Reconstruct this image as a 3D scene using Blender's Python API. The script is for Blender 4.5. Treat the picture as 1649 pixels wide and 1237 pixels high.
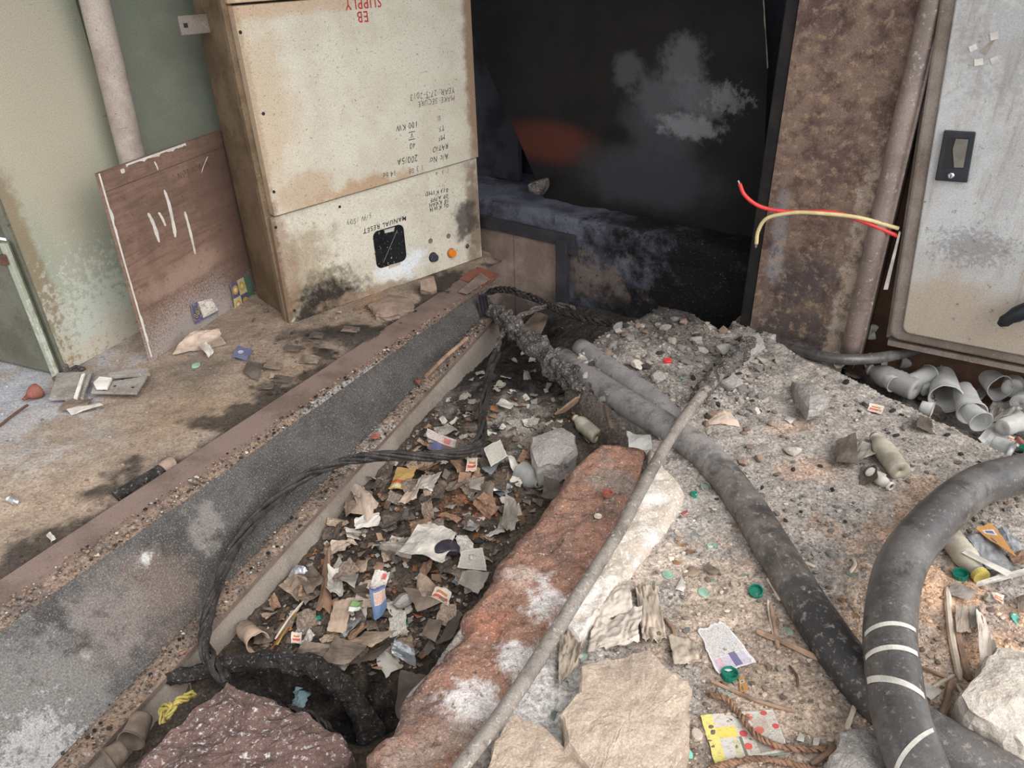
import bpy, bmesh, math, random
import numpy as np
from mathutils import Vector, Matrix
for o in list(bpy.data.objects): bpy.data.objects.remove(o)
SC = bpy.context.scene
COL = SC.collection
# ------------------------------------------------------------------ camera
F, CX, CY, H = 1200., 824.5, 618.5, 1.3
_d = np.array([890-CX, -(2620-CY), -F]); _d /= np.linalg.norm(_d)
_up = -_d
_fw = np.array([0, 0, -1.]); _fw = _fw-_up*(_fw@_up); _fw /= np.linalg.norm(_fw)
_rt = np.cross(_fw, _up)
R = np.array([_rt, _fw, _up])
cam = bpy.data.cameras.new('camera'); cam.sensor_fit = 'HORIZONTAL'; cam.sensor_width = 36
cam.lens = F/1649*36; cam.clip_start = .02; cam.clip_end = 100
co = bpy.data.objects.new('camera', cam); COL.objects.link(co)
co.matrix_world = Matrix([list(R[0])+[0], list(R[1])+[0], list(R[2])+[H], [0, 0, 0, 1]])
SC.camera = co
# ------------------------------------------------------------------ light
W = bpy.data.worlds.new('sky'); SC.world = W; W.use_nodes = True
bg = W.node_tree.nodes['Background']; bg.inputs[0].default_value = (.97, .985, 1.0, 1); bg.inputs[1].default_value = 1.0
sl = bpy.data.lights.new('overcast_sun', 'SUN'); sl.energy = 3.2; sl.angle = math.radians(60); sl.color = (1, .985, .965)
so = bpy.data.objects.new('overcast_sun', sl); COL.objects.link(so)
so.rotation_euler = Vector((-.55, .62, -.72)).to_track_quat('-Z', 'Y').to_euler()
VS = SC.view_settings
VS.view_transform = 'Standard'; VS.look = 'None'; VS.exposure = 0.36; VS.gamma = 1; VS.use_curve_mapping = False
# ------------------------------------------------------------------ pixel helpers
O0 = np.array([0, 0, H])
def ray(px, py): return R@np.array([(px-CX)/F, -(py-CY)/F, -1.])
def at(px, py, z=0.):
    r = ray(px, py); return O0+r*((z-H)/r[2])
def onp(px, py, p, n):
    r = ray(px, py); return O0+r*(((p-O0)@n)/(r@n))
rng = np.random.RandomState(7)
def _hash(ix, iy, s):
    n = (ix*374761393+iy*668265263+s*1442695041) & 0xffffffff
    n = ((n ^ (n >> 13))*1274126177) & 0xffffffff
    return ((n ^ (n >> 16)) & 0xffff)/65535.
def vnoise(x, y, s=0):
    x = np.asarray(x, float); y = np.asarray(y, float)
    ix = np.floor(x).astype(np.int64); iy = np.floor(y).astype(np.int64)
    fx = x-ix; fy = y-iy; fx = fx*fx*(3-2*fx); fy = fy*fy*(3-2*fy)
    a = _hash(ix, iy, s); b = _hash(ix+1, iy, s); c = _hash(ix, iy+1, s); d = _hash(ix+1, iy+1, s)
    return (a+(b-a)*fx)*(1-fy)+(c+(d-c)*fx)*fy
def fbm(x, y, s=0, o=4):
    r = 0; a = .5
    for i in range(o):
        r = r+a*(vnoise(x*2**i, y*2**i, s+i*17)-.5); a *= .55
    return r*2
def sdf(px, py, poly):
    """signed distance to polygon, negative inside"""
    px = np.asarray(px, float); py = np.asarray(py, float)
    d = np.full(px.shape, 1e9); ins = np.zeros(px.shape, bool); n = len(poly)
    for i in range(n):
        x0, y0 = poly[i][:2]; x1, y1 = poly[(i+1) % n][:2]
        ex, ey = x1-x0, y1-y0; wx, wy = px-x0, py-y0
        t = np.clip((wx*ex+wy*ey)/(ex*ex+ey*ey+1e-12), 0, 1)
        d = np.minimum(d, (wx-ex*t)**2+(wy-ey*t)**2)
        c = ((y0 <= py) & (y1 > py)) | ((y1 <= py) & (y0 > py))
        with np.errstate(divide='ignore', invalid='ignore'):
            xi = x0+(py-y0)/(y1-y0+1e-12)*ex
        ins ^= c & (px < xi)
    d = np.sqrt(d); return np.where(ins, -d, d)
def sst(a, b, x):
    t = np.clip((x-a)/(b-a), 0, 1); return t*t*(3-2*t)
def c(r, g, b):
    f = lambda v: (v/255/12.92 if v/255 <= .04045 else ((v/255+.055)/1.055)**2.4)
    return (f(r), f(g), f(b))
# ------------------------------------------------------------------ materials
MATS = {}
class NT:
    def __init__(s, name):
        s.m = bpy.data.materials.new(name); s.m.use_nodes = True; s.t = s.m.node_tree; s.n = s.t.nodes
        s.b = s.n['Principled BSDF']; s.tc = s.n.new('ShaderNodeTexCoord'); s.co = s.tc.outputs['Object']
        MATS[name] = s.m
    def l(s, a, b): s.t.links.new(a, b)
    def setin(s, sock, v):
        if hasattr(v, 'links') or isinstance(v, bpy.types.NodeSocket): s.l(v, sock)
        else:
            if isinstance(v, tuple) and len(v) == 3 and sock.type == 'RGBA': v = v+(1,)
            sock.default_value = v
    def mapv(s, scale=(1, 1, 1), rot=(0, 0, 0), loc=(0, 0, 0), src=None):
        n = s.n.new('ShaderNodeMapping'); s.l(src or s.co, n.inputs[0])
        n.inputs[1].default_value = loc; n.inputs[2].default_value = rot; n.inputs[3].default_value = scale; return n.outputs[0]
    def noise(s, scale, det=4, rough=.6, dist=0, vec=None):
        n = s.n.new('ShaderNodeTexNoise'); s.l(vec or s.co, n.inputs['Vector'])
        n.inputs['Scale'].default_value = scale; n.inputs['Detail'].default_value = det
        n.inputs['Roughness'].default_value = rough; n.inputs['Distortion'].default_value = dist; return n.outputs[0]
    def vor(s, scale, feat='F1', out=0, vec=None):
        n = s.n.new('ShaderNodeTexVoronoi'); n.feature = feat; s.l(vec or s.co, n.inputs['Vector']); n.inputs['Scale'].default_value = scale; return n.outputs[out]
    def ramp(s, f, a, b, lo=0., hi=1.):
        n = s.n.new('ShaderNodeMapRange'); n.clamp = True; n.interpolation_type = 'SMOOTHSTEP'; s.l(f, n.inputs[0])
        n.inputs[1].default_value = a; n.inputs[2].default_value = b; n.inputs[3].default_value = lo; n.inputs[4].default_value = hi; return n.outputs[0]
    def mix(s, f, a, b, mode='MIX'):
        n = s.n.new('ShaderNodeMix'); n.data_type = 'RGBA'; n.blend_type = mode
        s.setin(n.inputs[0], f); s.setin(n.inputs[6], a); s.setin(n.inputs[7], b); return n.outputs[2]
    def math(s, op, a, b=0., cl=False):
        n = s.n.new('ShaderNodeMath'); n.operation = op; n.use_clamp = cl
        s.setin(n.inputs[0], a); s.setin(n.inputs[1], b); return n.outputs[0]
    def spot(s, cen, rad, nscale=9, namp=.8, a=.35, b=.75):
        """blotchy stain of its own shape around a point in object space"""
        v = s.n.new('ShaderNodeVectorMath'); v.operation = 'SUBTRACT'; s.l(s.co, v.inputs[0]); v.inputs[1].default_value = cen
        d = s.n.new('ShaderNodeVectorMath'); d.operation = 'DIVIDE'; s.l(v.outputs[0], d.inputs[0]); d.inputs[1].default_value = rad
        ln = s.n.new('ShaderNodeVectorMath'); ln.operation = 'LENGTH'; s.l(d.outputs[0], ln.inputs[0])
        q = s.math('SUBTRACT', 1., ln.outputs['Value'])
        q = s.math('ADD', q, s.math('MULTIPLY', s.math('SUBTRACT', s.noise(nscale, 6, .7), .5), namp*4))
        return s.ramp(q, a-.35, b-.15)
    def end(s, col, rough=.8, bump=None, bs=.4, bd=.004, metal=0., spec=.3, trans=0., alpha=1.):
        s.setin(s.b.inputs['Base Color'], col); s.setin(s.b.inputs['Roughness'], rough)
        s.b.inputs['Metallic'].default_value = metal; s.b.inputs['Specular IOR Level'].default_value = spec
        s.b.inputs['Transmission Weight'].default_value = trans; s.b.inputs['Alpha'].default_value = alpha
        if bump is not None:
            n = s.n.new('ShaderNodeBump'); n.inputs['Strength'].default_value = bs; n.inputs['Distance'].default_value = bd
            s.l(bump, n.inputs['Height']); s.l(n.outputs[0], s.b.inputs['Normal'])
        return s.m
def grunge(name, base, c2, s1=6, c3=None, s3=60, t3=.62, c4=None, s4=25, t4=.66, stains=(), rough=.85, bs=.4, bd=.003, bsc=80, metal=0., a1=.42, b1=.62, scratch=None, spec=.25, streak=None, k3=.8, k4=.8, grain=.22, streak2=None):
    t = NT(name)
    col = t.mix(t.ramp(t.noise(s1, 6, .65), a1, b1), base, c2)
    if streak:   # (colour, amount) long vertical wash marks
        col = t.mix(t.ramp(t.noise(10, 5, .7, 0, t.mapv((3, 3, .35))), .5, .72, 0, streak[1]), col, streak[0])
    if streak2: col = t.mix(t.ramp(t.noise(9, 6, .75, .6, t.mapv((.5, .5, 5))), .42, .62, 0, streak2[1]), col, streak2[0])
    for (cen, rad, scol, amt, nsc, namp) in stains:
        col = t.mix(t.math('MULTIPLY', t.spot(cen, rad, nsc, namp), amt), col, scol)
    if c3: col = t.mix(t.ramp(t.noise(s3*2.2, 4, .7), t3-.06, t3+.08, 0, k3), col, c3)
    if c4: col = t.mix(t.ramp(t.noise(s4*1.6, 6, .75), t4-.08, t4+.08, 0, k4), col, c4)
    gr = t.ramp(t.noise(240, 4, .75), .3, .7, 1-grain, 1+grain*.7); cb = t.n.new('ShaderNodeCombineColor'); [t.l(gr, cb.inputs[i]) for i in range(3)]
    col = t.mix(1., col, cb.outputs[0], 'MULTIPLY')
    if scratch:
        col = t.mix(t.ramp(t.noise(14, 2, .5, 1.5, t.mapv((1, 1, 6), (.5, .9, .3))), .73, .76, 0, .8), col, scratch)
    return t.end(col, rough, t.noise(bsc, 5, .7), bs, bd, metal, spec)
def plain(name, col, rough=.6, var=.15, sc=20, metal=0., spec=.35, bs=.2):
    t = NT(name); k = t.noise(sc, 4, .65)
    d = tuple(v*(1-var*1.6) for v in col); l_ = tuple(min(1, v*(1+var)) for v in col)
    return t.end(t.mix(t.ramp(k, .35, .65), d, l_), rough, k, bs, .002, metal, spec)
# cream meter cabinet; object space: x across the front, z up
CREAM = c(206, 200, 184)
grunge('cream_door', CREAM, c(197, 189, 172), 5, c(122, 98, 76), 45, .64, c(236, 230, 216), 120, .68,
       stains=[((.012, 0, .8), (.03, .3, .8), c(112, 86, 64), .8, 26, .5), ((.02, 0, .85), (.2, .3, .5), c(190, 168, 142), .7, 7, .35), ((.42, 0, .46), (.3, .3, .06), c(172, 136, 102), .75, 12, .5),
               ((.99, 0, .8), (.06, .3, .6), c(140, 112, 90), .9, 14, .3), ((.2, 0, 1.13), (.5, .3, .05), c(186, 154, 122), .6, 11, .4),
               ((.16, 0, .5), (.18, .3, .1), c(178, 150, 122), .6, 12, .5)],
       rough=.55, bs=.15, bsc=50, scratch=c(150, 132, 110))
grunge('cream_panel', CREAM, c(196, 188, 172), 5, c(112, 94, 78), 45, .64, c(236, 232, 222), 100, .67,
       stains=[((.12, 0, .12), (.2, .3, .3), c(150, 132, 106), .7, 8, .6), ((.17, 0, .03), (.26, .3, .19), c(74, 66, 58), .7, 22, .5), ((.17, 0, .02), (.22, .3, .13), c(40, 36, 33), .95, 30, .55), ((.97, 0, .2), (.07, .3, .4), c(128, 108, 92), .9, 10, .4),
               ((.92, 0, .2), (.09, .3, .13), c(66, 62, 58), .85, 14, .5), ((.0, 0, .25), (.1, .3, .35), c(140, 116, 94), .7, 9, .5),
               ((.55, 0, .09), (.16, .3, .09), c(222, 226, 232), .8, 10, .6), ((.4, 0, .01), (.3, .3, .05), c(142, 122, 102), .8, 12, .6), ((.0, 0, .2), (.03, .3, .6), c(110, 86, 66), .8, 26, .5)],
       rough=.6, bs=.2, bsc=50)
grunge('cream_side', c(122, 104, 84), c(98, 82, 64), 5, c(80, 58, 40), 40, .62, c(170, 150, 122), 30, .68, rough=.7)  # darkened cream: the cabinet side's shade is mixed into the colour
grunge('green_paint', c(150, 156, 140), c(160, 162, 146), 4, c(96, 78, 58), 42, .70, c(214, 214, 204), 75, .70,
       stains=[((.2, 0, .95), (.34, .4, .7), c(178, 170, 152), .9, 3, .2), ((.02, 0, .3), (.06, .4, .9), c(124, 98, 66), .6, 9, .6), ((.3, 0, .02), (.5, .4, .12), c(150, 122, 90), .8, 14, .8),  # large upper patch paints in the lit beige area, with peeled dusty colour
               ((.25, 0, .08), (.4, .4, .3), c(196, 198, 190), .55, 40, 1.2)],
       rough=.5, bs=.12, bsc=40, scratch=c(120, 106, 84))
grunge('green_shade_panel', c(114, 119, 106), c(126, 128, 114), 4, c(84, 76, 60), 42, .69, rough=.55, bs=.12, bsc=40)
grunge('green_dark', c(104, 104, 92), c(90, 88, 76), 5, c(60, 50, 38), 30, .66, c(160, 158, 146), 60, .7, rough=.7)
grunge('pipe_grey', c(172, 160, 150), c(150, 136, 126), 6, c(92, 72, 60), 40, .66, c(200, 192, 184), 30, .68, rough=.6, scratch=c(90, 74, 62))
grunge('plywood', c(138, 112, 98), c(120, 96, 84), 5, c(206, 200, 196), 80, .72, c(84, 66, 56), 30, .62, streak2=(c(96, 76, 66), .55),
       stains=[((.3, 0, .0), (.5, .3, .2), c(178, 172, 170), .6, 150, .9), ((.3, 0, .25), (.35, .3, .06), c(170, 144, 128), .6, 12, .6), ((.6, 0, .4), (.25, .3, .5), c(112, 88, 78), .7, 6, .5)],
       rough=.85, bs=.25, bsc=60)
plain('white_chip', c(214, 208, 200), .8, .1)
# burnt side
grunge('soot_panel', c(26, 24, 23), c(17, 16, 16), 3, c(52, 50, 50), 60, .72, None, 25, .66, (), .75)
grunge('soot_wall', c(62, 63, 70), c(40, 40, 45), 4, c(70, 72, 80), 40, .68, rough=.95, bs=.5, bsc=30)
grunge('plinth_soot', c(88, 90, 102), c(58, 59, 68), 5, c(118, 120, 130), 60, .66, c(24, 23, 24), 22, .62,
       stains=[((1.25, 0, .0), (.75, .6, .9), c(17, 16, 17), 1., 6, .7), ((.62, 0, .0), (.25, .6, .14), c(112, 98, 88), .7, 8, .9), ((.8, 0, -.25), (.5, .6, .22), c(34, 33, 35), .9, 8, .7)], rough=.95, bs=.8, bsc=50, bd=.006)
grunge('angle_soot', c(46, 45, 50), c(60, 57, 60), 8, rough=.8)
grunge('brown_board', c(132, 116, 106), c(112, 96, 88), 5, c(84, 72, 66), 50, .66, c(160, 148, 140), 40, .7, stains=[((.3, 0, -.3), (.5, .4, .2), c(70, 62, 60), .8, 8, .7)], rough=.85, bs=.4)
grunge('rust_column', c(122, 102, 90), c(92, 72, 68), 7, c(158, 134, 110), 13, .56, c(66, 52, 48), 11, .56, grain=.35, k3=.6, k4=.7,
       stains=[((.2, 0, .1), (.3, .3, .45), c(70, 64, 64), .85, 6, .7), ((.2, 0, .05), (.2, .3, .15), c(112, 112, 122), .6, 10, .7), ((.31, 0, .35), (.05, .3, .7), c(178, 162, 146), .8, 12, .9), ((.05, 0, .5), (.04, .3, .25), c(140, 140, 146), .6, 14, .7)], rough=.85, bs=.6, bsc=60)
grunge('rust_flange', c(138, 122, 114), c(112, 98, 92), 5, c(186, 172, 160), 30, .62, rough=.38, bs=.2, spec=.6, metal=.2)
grunge('rust_brown', c(100, 74, 60), c(78, 58, 48), 5, c(120, 84, 62), 40, .66, rough=.85)
grunge('black_steel', c(26, 24, 24), c(40, 36, 35), 6, rough=.8)
grunge('grey_door', c(180, 180, 180), c(164, 163, 162), 4, c(80, 76, 72), 20, .68, c(212, 212, 210), 60, .7,
       stains=[((.1, 0, .02), (.6, .4, .30), c(166, 152, 136), .9, 7, .35), ((.12, 0, .32), (.13, .4, .07), c(78, 76, 74), .4, 90, 1.), ((.1, 0, .9), (.2, .4, .2), c(128, 126, 124), .4, 60, .9)], rough=.55, bs=.15, bsc=40, streak=(c(134, 120, 106), .6))
grunge('grey_frame', c(134, 124, 116), c(110, 98, 88), 6, c(92, 72, 56), 40, .66, c(176, 170, 164), 30, .66, rough=.65)
plain('black_plastic', c(34, 37, 42), .45, .15)
plain('handle_recess', c(110, 104, 98), .6, .15)
plain('chrome', c(190, 190, 192), .25, .1, metal=1.)
# floor and rubble take their colour from painted patches of dust, ash and soil
def attr_mat(name, amt=.55, sp=.62, bs=.8, bd=.006, big=14):
    t = NT(name); a = t.n.new('ShaderNodeAttribute'); a.attribute_name = 'Dust'; cc = a.outputs['Color']
    n1 = t.noise(big, 6, .7); n2 = t.noise(110, 4, .7)
    k = t.ramp(n1, .3, .7, 1-amt*.5, 1+amt*.5); g = t.ramp(n2, .3, .72, 1-amt*.7, 1+amt*.7)
    m = t.math('MULTIPLY', k, g)
    comb = t.n.new('ShaderNodeCombineColor'); [t.l(m, comb.inputs[i]) for i in range(3)]
    col = t.mix(1., cc, comb.outputs[0], 'MULTIPLY')
    col = t.mix(t.ramp(t.noise(95, 5, .8), sp-.02, sp+.1, 0, .6), col, c(206, 202, 196))
    col = t.mix(t.ramp(t.noise(60, 6, .8, 0, t.mapv(loc=(3, 5, 1))), sp-.06, sp+.04, 0, .75), col, c(58, 53, 50))
    return t.end(col, .95, t.math('ADD', n2, t.math('MULTIPLY', n1, 1.5)), bs, bd, 0, .15)
attr_mat('rubble_ground', .62); attr_mat('sandy_floor', .4, .64, .5, .004, 9)
t = NT('gravel'); a = t.n.new('ShaderNodeAttribute'); a.attribute_name = 'Dust'
t.end(a.outputs['Color'], .95, t.noise(150, 3, .6), .4, .002, 0, .15)
grunge('bar_steel', c(124, 106, 98), c(104, 88, 80), 6, c(70, 60, 56), 40, .64, c(150, 134, 124), 30, .66, rough=.8, bs=.3)
grunge('rust_plate', c(132, 84, 72), c(112, 70, 60), 8, rough=.8)
grunge('trench_concrete', c(146, 136, 126), c(126, 116, 106), 4, c(178, 172, 166), 70, .64, c(92, 82, 74), 30, .66, rough=.9, bs=.5)
grunge('lime_white', c(190, 176, 162), c(214, 208, 202), 9, c(238, 236, 232), 45, .58, c(120, 104, 92), 40, .64, rough=.95, bs=.9, bd=.006, bsc=45)
grunge('concrete_beige', c(184, 166, 148), c(168, 150, 134), 8, c(210, 198, 186), 80, .60, c(128, 110, 96), 90, .64, rough=.95, bs=.8, bd=.005, bsc=90)
grunge('concrete_grey', c(160, 154, 148), c(136, 130, 126), 8, c(200, 196, 190), 80, .60, c(88, 82, 78), 70, .64, rough=.95, bs=.9, bd=.005, bsc=70)
grunge('concrete_pale', c(200, 190, 178), c(180, 168, 156), 8, c(222, 216, 208), 80, .60, c(140, 126, 112), 70, .66, rough=.95, bs=.9, bd=.005, bsc=70)
grunge('brick_dark', c(112, 90, 84), c(90, 74, 70), 8, c(216, 210, 206), 40, .60, c(60, 50, 46), 50, .64, stains=[((.0, -.25, .2), (.3, .12, .3), c(216, 210, 206), .8, 14, .8)], grain=.3, rough=.95, bs=1., bd=.008, bsc=45)
grunge('stone_brown', c(146, 126, 112), c(122, 106, 96), 12, c(190, 170, 154), 60, .66, rough=.95, bs=.8, bsc=60)
grunge('cable_grey', c(122, 118, 118), c(142, 138, 138), 6, c(84, 80, 78), 14, .60, c(168, 160, 152), 60, .68, rough=.55, bs=.25, bsc=50)
grunge('cable_sooty', c(118, 110, 104), c(84, 78, 74), 7, c(150, 140, 130), 30, .60, c(40, 38, 37), 9, .52, rough=.6, bs=.3, bsc=50)
grunge('cable_black', c(74, 72, 71), c(100, 96, 93), 6, c(136, 128, 122), 40, .62, c(46, 45, 45), 9, .58, rough=.36, bs=.15, bsc=50, spec=.6)
grunge('char', c(40, 37, 36), c(62, 58, 56), 20, c(150, 144, 138), 60, .62, rough=.95, bs=1., bd=.01, bsc=60)
grunge('char_ash', c(96, 90, 86), c(54, 50, 48), 25, c(186, 180, 174), 70, .60, rough=.95, bs=1., bd=.008, bsc=70)
grunge('strand_black', c(58, 54, 52), c(38, 36, 35), 25, c(130, 122, 114), 80, .64, rough=.6, bs=.5, bsc=90)
grunge('conduit', c(138, 130, 122), c(112, 104, 98), 10, c(196, 188, 178), 40, .62, c(78, 70, 64), 30, .62, rough=.6, bs=.4, bsc=60)
plain('tape', c(190, 184, 176), .5, .15)
plain('red_wire', c(214, 66, 64), .4, .1); plain('yellow_wire', c(206, 188, 140), .4, .1)
plain('paper_kraft', c(158, 138, 120), .85, .25, 12); plain('paper_brown', c(122, 107, 95), .85, .28, 10); plain('paper_white', c(188, 181, 172), .85, .22, 12)
plain('paper_grey', c(150, 142, 132), .85, .2, 12); plain('paper_dark', c(88, 78, 70), .85, .25, 10); plain('paper_orange', c(140, 110, 90), .8, .2, 12)
plain('paper_pink', c(186, 166, 150), .8, .15, 12); plain('foil', c(178, 180, 184), .3, .2, 30, .6); plain('cloth_beige', c(176, 162, 146), .95, .2, 10)
plain('cloth_pale', c(196, 184, 172), .95, .15, 10); plain('cloth_blue', c(128, 152, 160), .9, .15, 10)
plain('stick', c(150, 124, 104), .9, .25, 15); plain('straw_pale', c(206, 190, 172), .9, .15, 15); plain('stick_dark', c(92, 76, 66), .9, .25, 15)
plain('rope', c(128, 99, 80), .95, .3, 40, bs=1.)
plain('cap_green', c(34, 122, 100), .4, .15); plain('cap_teal_pale', c(138, 168, 150), .55, .15); plain('cap_red', c(152, 92, 80), .5, .2)
plain('cap_brown', c(150, 116, 84), .6, .25); plain('cap_pale', c(186, 174, 160), .6, .2); plain('cap_turquoise', c(100, 178, 162), .4, .1); plain('cap_dusty', c(128, 138, 128), .8, .2)
plain('bottle_dusty', c(172, 164, 148), .45, .2, 14); plain('bottle_white', c(200, 196, 186), .4, .15, 14); plain('dark_pouch', c(52, 48, 56), .5, .2)
plain('orange_lamp', c(214, 124, 36), .3, .1); plain('knob_dark', c(58, 58, 70), .35, .15); plain('ink', c(34, 32, 34), .7, .05); plain('ink_faint', c(98, 92, 84), .8, .1); plain('stencil_red', c(176, 44, 46), .7, .1)
plain('yellow_band', c(176, 160, 86), .5, .15); plain('spring', c(206, 206, 206), .3, .1, metal=.8); plain('ply_edge', c(120, 98, 84), .9, .2)
def clear(name, col, alpha_t=.75, rough=.3):
    t = NT(name); k = t.noise(16, 4, .6)
    t.b.inputs['IOR'].default_value = 1.2
    return t.end(t.mix(t.ramp(k, .4, .7), col, tuple(v*.8 for v in col)), t.ramp(k, .3, .7, rough, rough+.35), k, .25, .003, 0, .4, alpha_t)
clear('cup_clear', (.9, .9, .89), .72, .2); clear('cup_cloudy', (.78, .77, .74), .5, .35); clear('bottle_clear', (.5, .49, .47), .4, .3); clear('bottle_blue', (.25, .42, .6), .3, .25)
# printed papers (flat print), generated space
def printed(name, bgc, bands=(), dots=None, text=None, blot=None):
    t = NT(name); t.co = t.tc.outputs['UV']
    sp = t.n.new('ShaderNodeSeparateXYZ'); t.l(t.co, sp.inputs[0]); u, v = sp.outputs[0], sp.outputs[1]
    col = bgc
    def rect(x0, x1, y0, y1):
        a = t.math('MULTIPLY', t.math('GREATER_THAN', u, x0), t.math('LESS_THAN', u, x1))
        b = t.math('MULTIPLY', t.math('GREATER_THAN', v, y0), t.math('LESS_THAN', v, y1)); return t.math('MULTIPLY', a, b)
    for (x0, x1, y0, y1, cc) in bands: col = t.mix(rect(x0, x1, y0, y1), col, cc)
    if text:
        sc, cc, (x0, x1, y0, y1) = text
        w = t.n.new('ShaderNodeTexWave'); w.bands_direction = 'Y'; t.l(t.co, w.inputs[0]); w.inputs['Scale'].default_value = sc
        k = t.math('MULTIPLY', t.math('GREATER_THAN', w.outputs[1], .55), t.ramp(t.noise(1, 2, .5, 0, t.mapv((sc*7, sc*2, 1))), .44, .5))
        col = t.mix(t.math('MULTIPLY', t.math('MULTIPLY', k, rect(x0, x1, y0, y1)), .8), col, cc)
    if dots:
        for (x, y, r, cc, asp) in dots:
            dx = t.math('MULTIPLY', t.math('SUBTRACT', u, x), asp); dy = t.math('SUBTRACT', v, y)
            dd = t.math('SQRT', t.math('ADD', t.math('MULTIPLY', dx, dx), t.math('MULTIPLY', dy, dy)))
            col = t.mix(t.math('LESS_THAN', dd, r), col, cc)
    if blot: col = t.mix(t.ramp(t.noise(6, 5, .7), .5, .62, 0, .85), col, blot)
    col = t.mix(.22, col, c(150, 134, 118))
    col = t.mix(t.ramp(t.noise(14, 5, .75), .48, .68, 0, .55), col, c(120, 106, 94))
    return t.end(col, .8, t.noise(20, 3), .2, .002)
wht = c(206, 201, 192)
printed('print_news', wht, text=(14, c(70, 68, 66), (.05, .95, .05, .95)))
printed('print_news_blue', c(224, 222, 222), bands=[(.05, .9, .02, .3, c(196, 190, 206)), (.5, .68, .04, .34, c(96, 92, 140)), (.1, .28, .1, .3, c(212, 176, 186))], text=(13, c(96, 92, 92), (.05, .95, .32, .95)))
printed('print_flyer', wht, bands=[(0, .16, 0, 1, c(226, 214, 120)), (.16, .42, .5, .72, c(228, 206, 92)), (.18, .3, .12, .5, c(206, 204, 200)), (.32, .4, .05, .45, c(200, 196, 160)), (.42, .46, .02, .5, c(92, 106, 96)), (.62, .8, .1, .42, c(150, 146, 140)), (.66, .86, .6, .82, c(196, 180, 168)), (.4, 1, 0, .05, c(120, 140, 132))],
        dots=[(.5, .55, .07, c(200, 60, 58), 1.3), (.5, .28, .07, c(204, 70, 68), 1.3), (.64, .88, .07, c(206, 84, 74), 1.3), (.86, .94, .06, c(196, 56, 58), 1.3), (.95, .62, .06, c(200, 52, 60), 1.3), (.72, .58, .08, c(206, 96, 80), 1.3), (.93, .12, .05, c(198, 56, 60), 1.3), (.8, .16, .04, c(204, 80, 74), 1.3)], text=(12, c(120, 112, 106), (.5, .98, .1, .95)))
printed('print_tea', c(196, 156, 84), bands=[(.0, 1, 0, .3, c(206, 178, 60)), (0, 1, .3, .42, c(196, 70, 44)), (.1, .6, .08, .24, c(232, 222, 196))], dots=[(.75, .16, .1, c(120, 60, 40), 1)])
printed('print_red', c(222, 210, 196), bands=[(.1, .9, .25, .45, c(206, 66, 44)), (.2, .8, .55, .72, c(190, 120, 60))], text=(6, c(200, 60, 50), (.1, .9, .05, .2)))
printed('print_bluebox', c(206, 202, 200), bands=[(0, 1, 0, .55, c(94, 72, 70)), (.1, .5, .08, .5, c(70, 82, 140)), (.5, .7, .6, .9, c(210, 120, 120))], text=(8, c(170, 60, 60), (.1, .95, .58, .95)))
printed('print_hundred', c(222, 220, 208), bands=[(0, .36, 0, 1, c(52, 62, 122)), (.36, 1, 0, .1, c(66, 78, 140))], blot=c(150, 138, 126))
printed('print_tokens', c(206, 196, 150), bands=[(0, .36, .5, 1, c(60, 60, 118)), (.36, .72, 0, .5, c(52, 56, 96)), (.72, 1, 0, 1, c(36, 104, 84))],
        dots=[(.18, .75, .15, c(206, 160, 60), 1), (.54, .75, .15, c(210, 172, 76), 1), (.18, .25, .15, c(200, 160, 70), 1), (.54, .25, .13, c(196, 150, 50), 1), (.18, .75, .07, c(240, 226, 190), 1), (.54, .75, .07, c(230, 220, 150), 1), (.18, .25, .07, c(236, 226, 170), 1)])
printed('print_bluelabel', c(80, 122, 168), bands=[(.2, 1, .45, .85, c(212, 190, 176)), (0, 1, .92, 1, c(60, 66, 130))], text=(7, c(196, 90, 80), (.25, .95, .48, .82)))
printed('print_gold', c(186, 146, 66), bands=[(0, .25, 0, 1, c(170, 60, 46))], text=(4, c(150, 110, 40), (.3, .95, .1, .9)))
printed('print_white_red', c(220, 212, 204), bands=[(.55, .85, .6, .9, c(204, 74, 70)), (.0, .3, .1, .2, c(150, 130, 120))], blot=c(170, 158, 146))
printed('print_orange_pack', c(184, 128, 56), dots=[(.35, .25, .16, c(84, 76, 86), 1.6)], bands=[(.2, .8, .6, .8, c(206, 204, 206)), (.3, .7, .64, .76, c(66, 84, 130))])
printed('print_blue_wrap', c(72, 88, 132), dots=[(.4, .5, .16, c(186, 190, 202), 1)])
printed('print_yellow_green', c(56, 118, 62), bands=[(0, 1, 0, .4, c(212, 212, 204))], text=(9, c(200, 216, 120), (.1, .9, .5, .95)))
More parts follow.
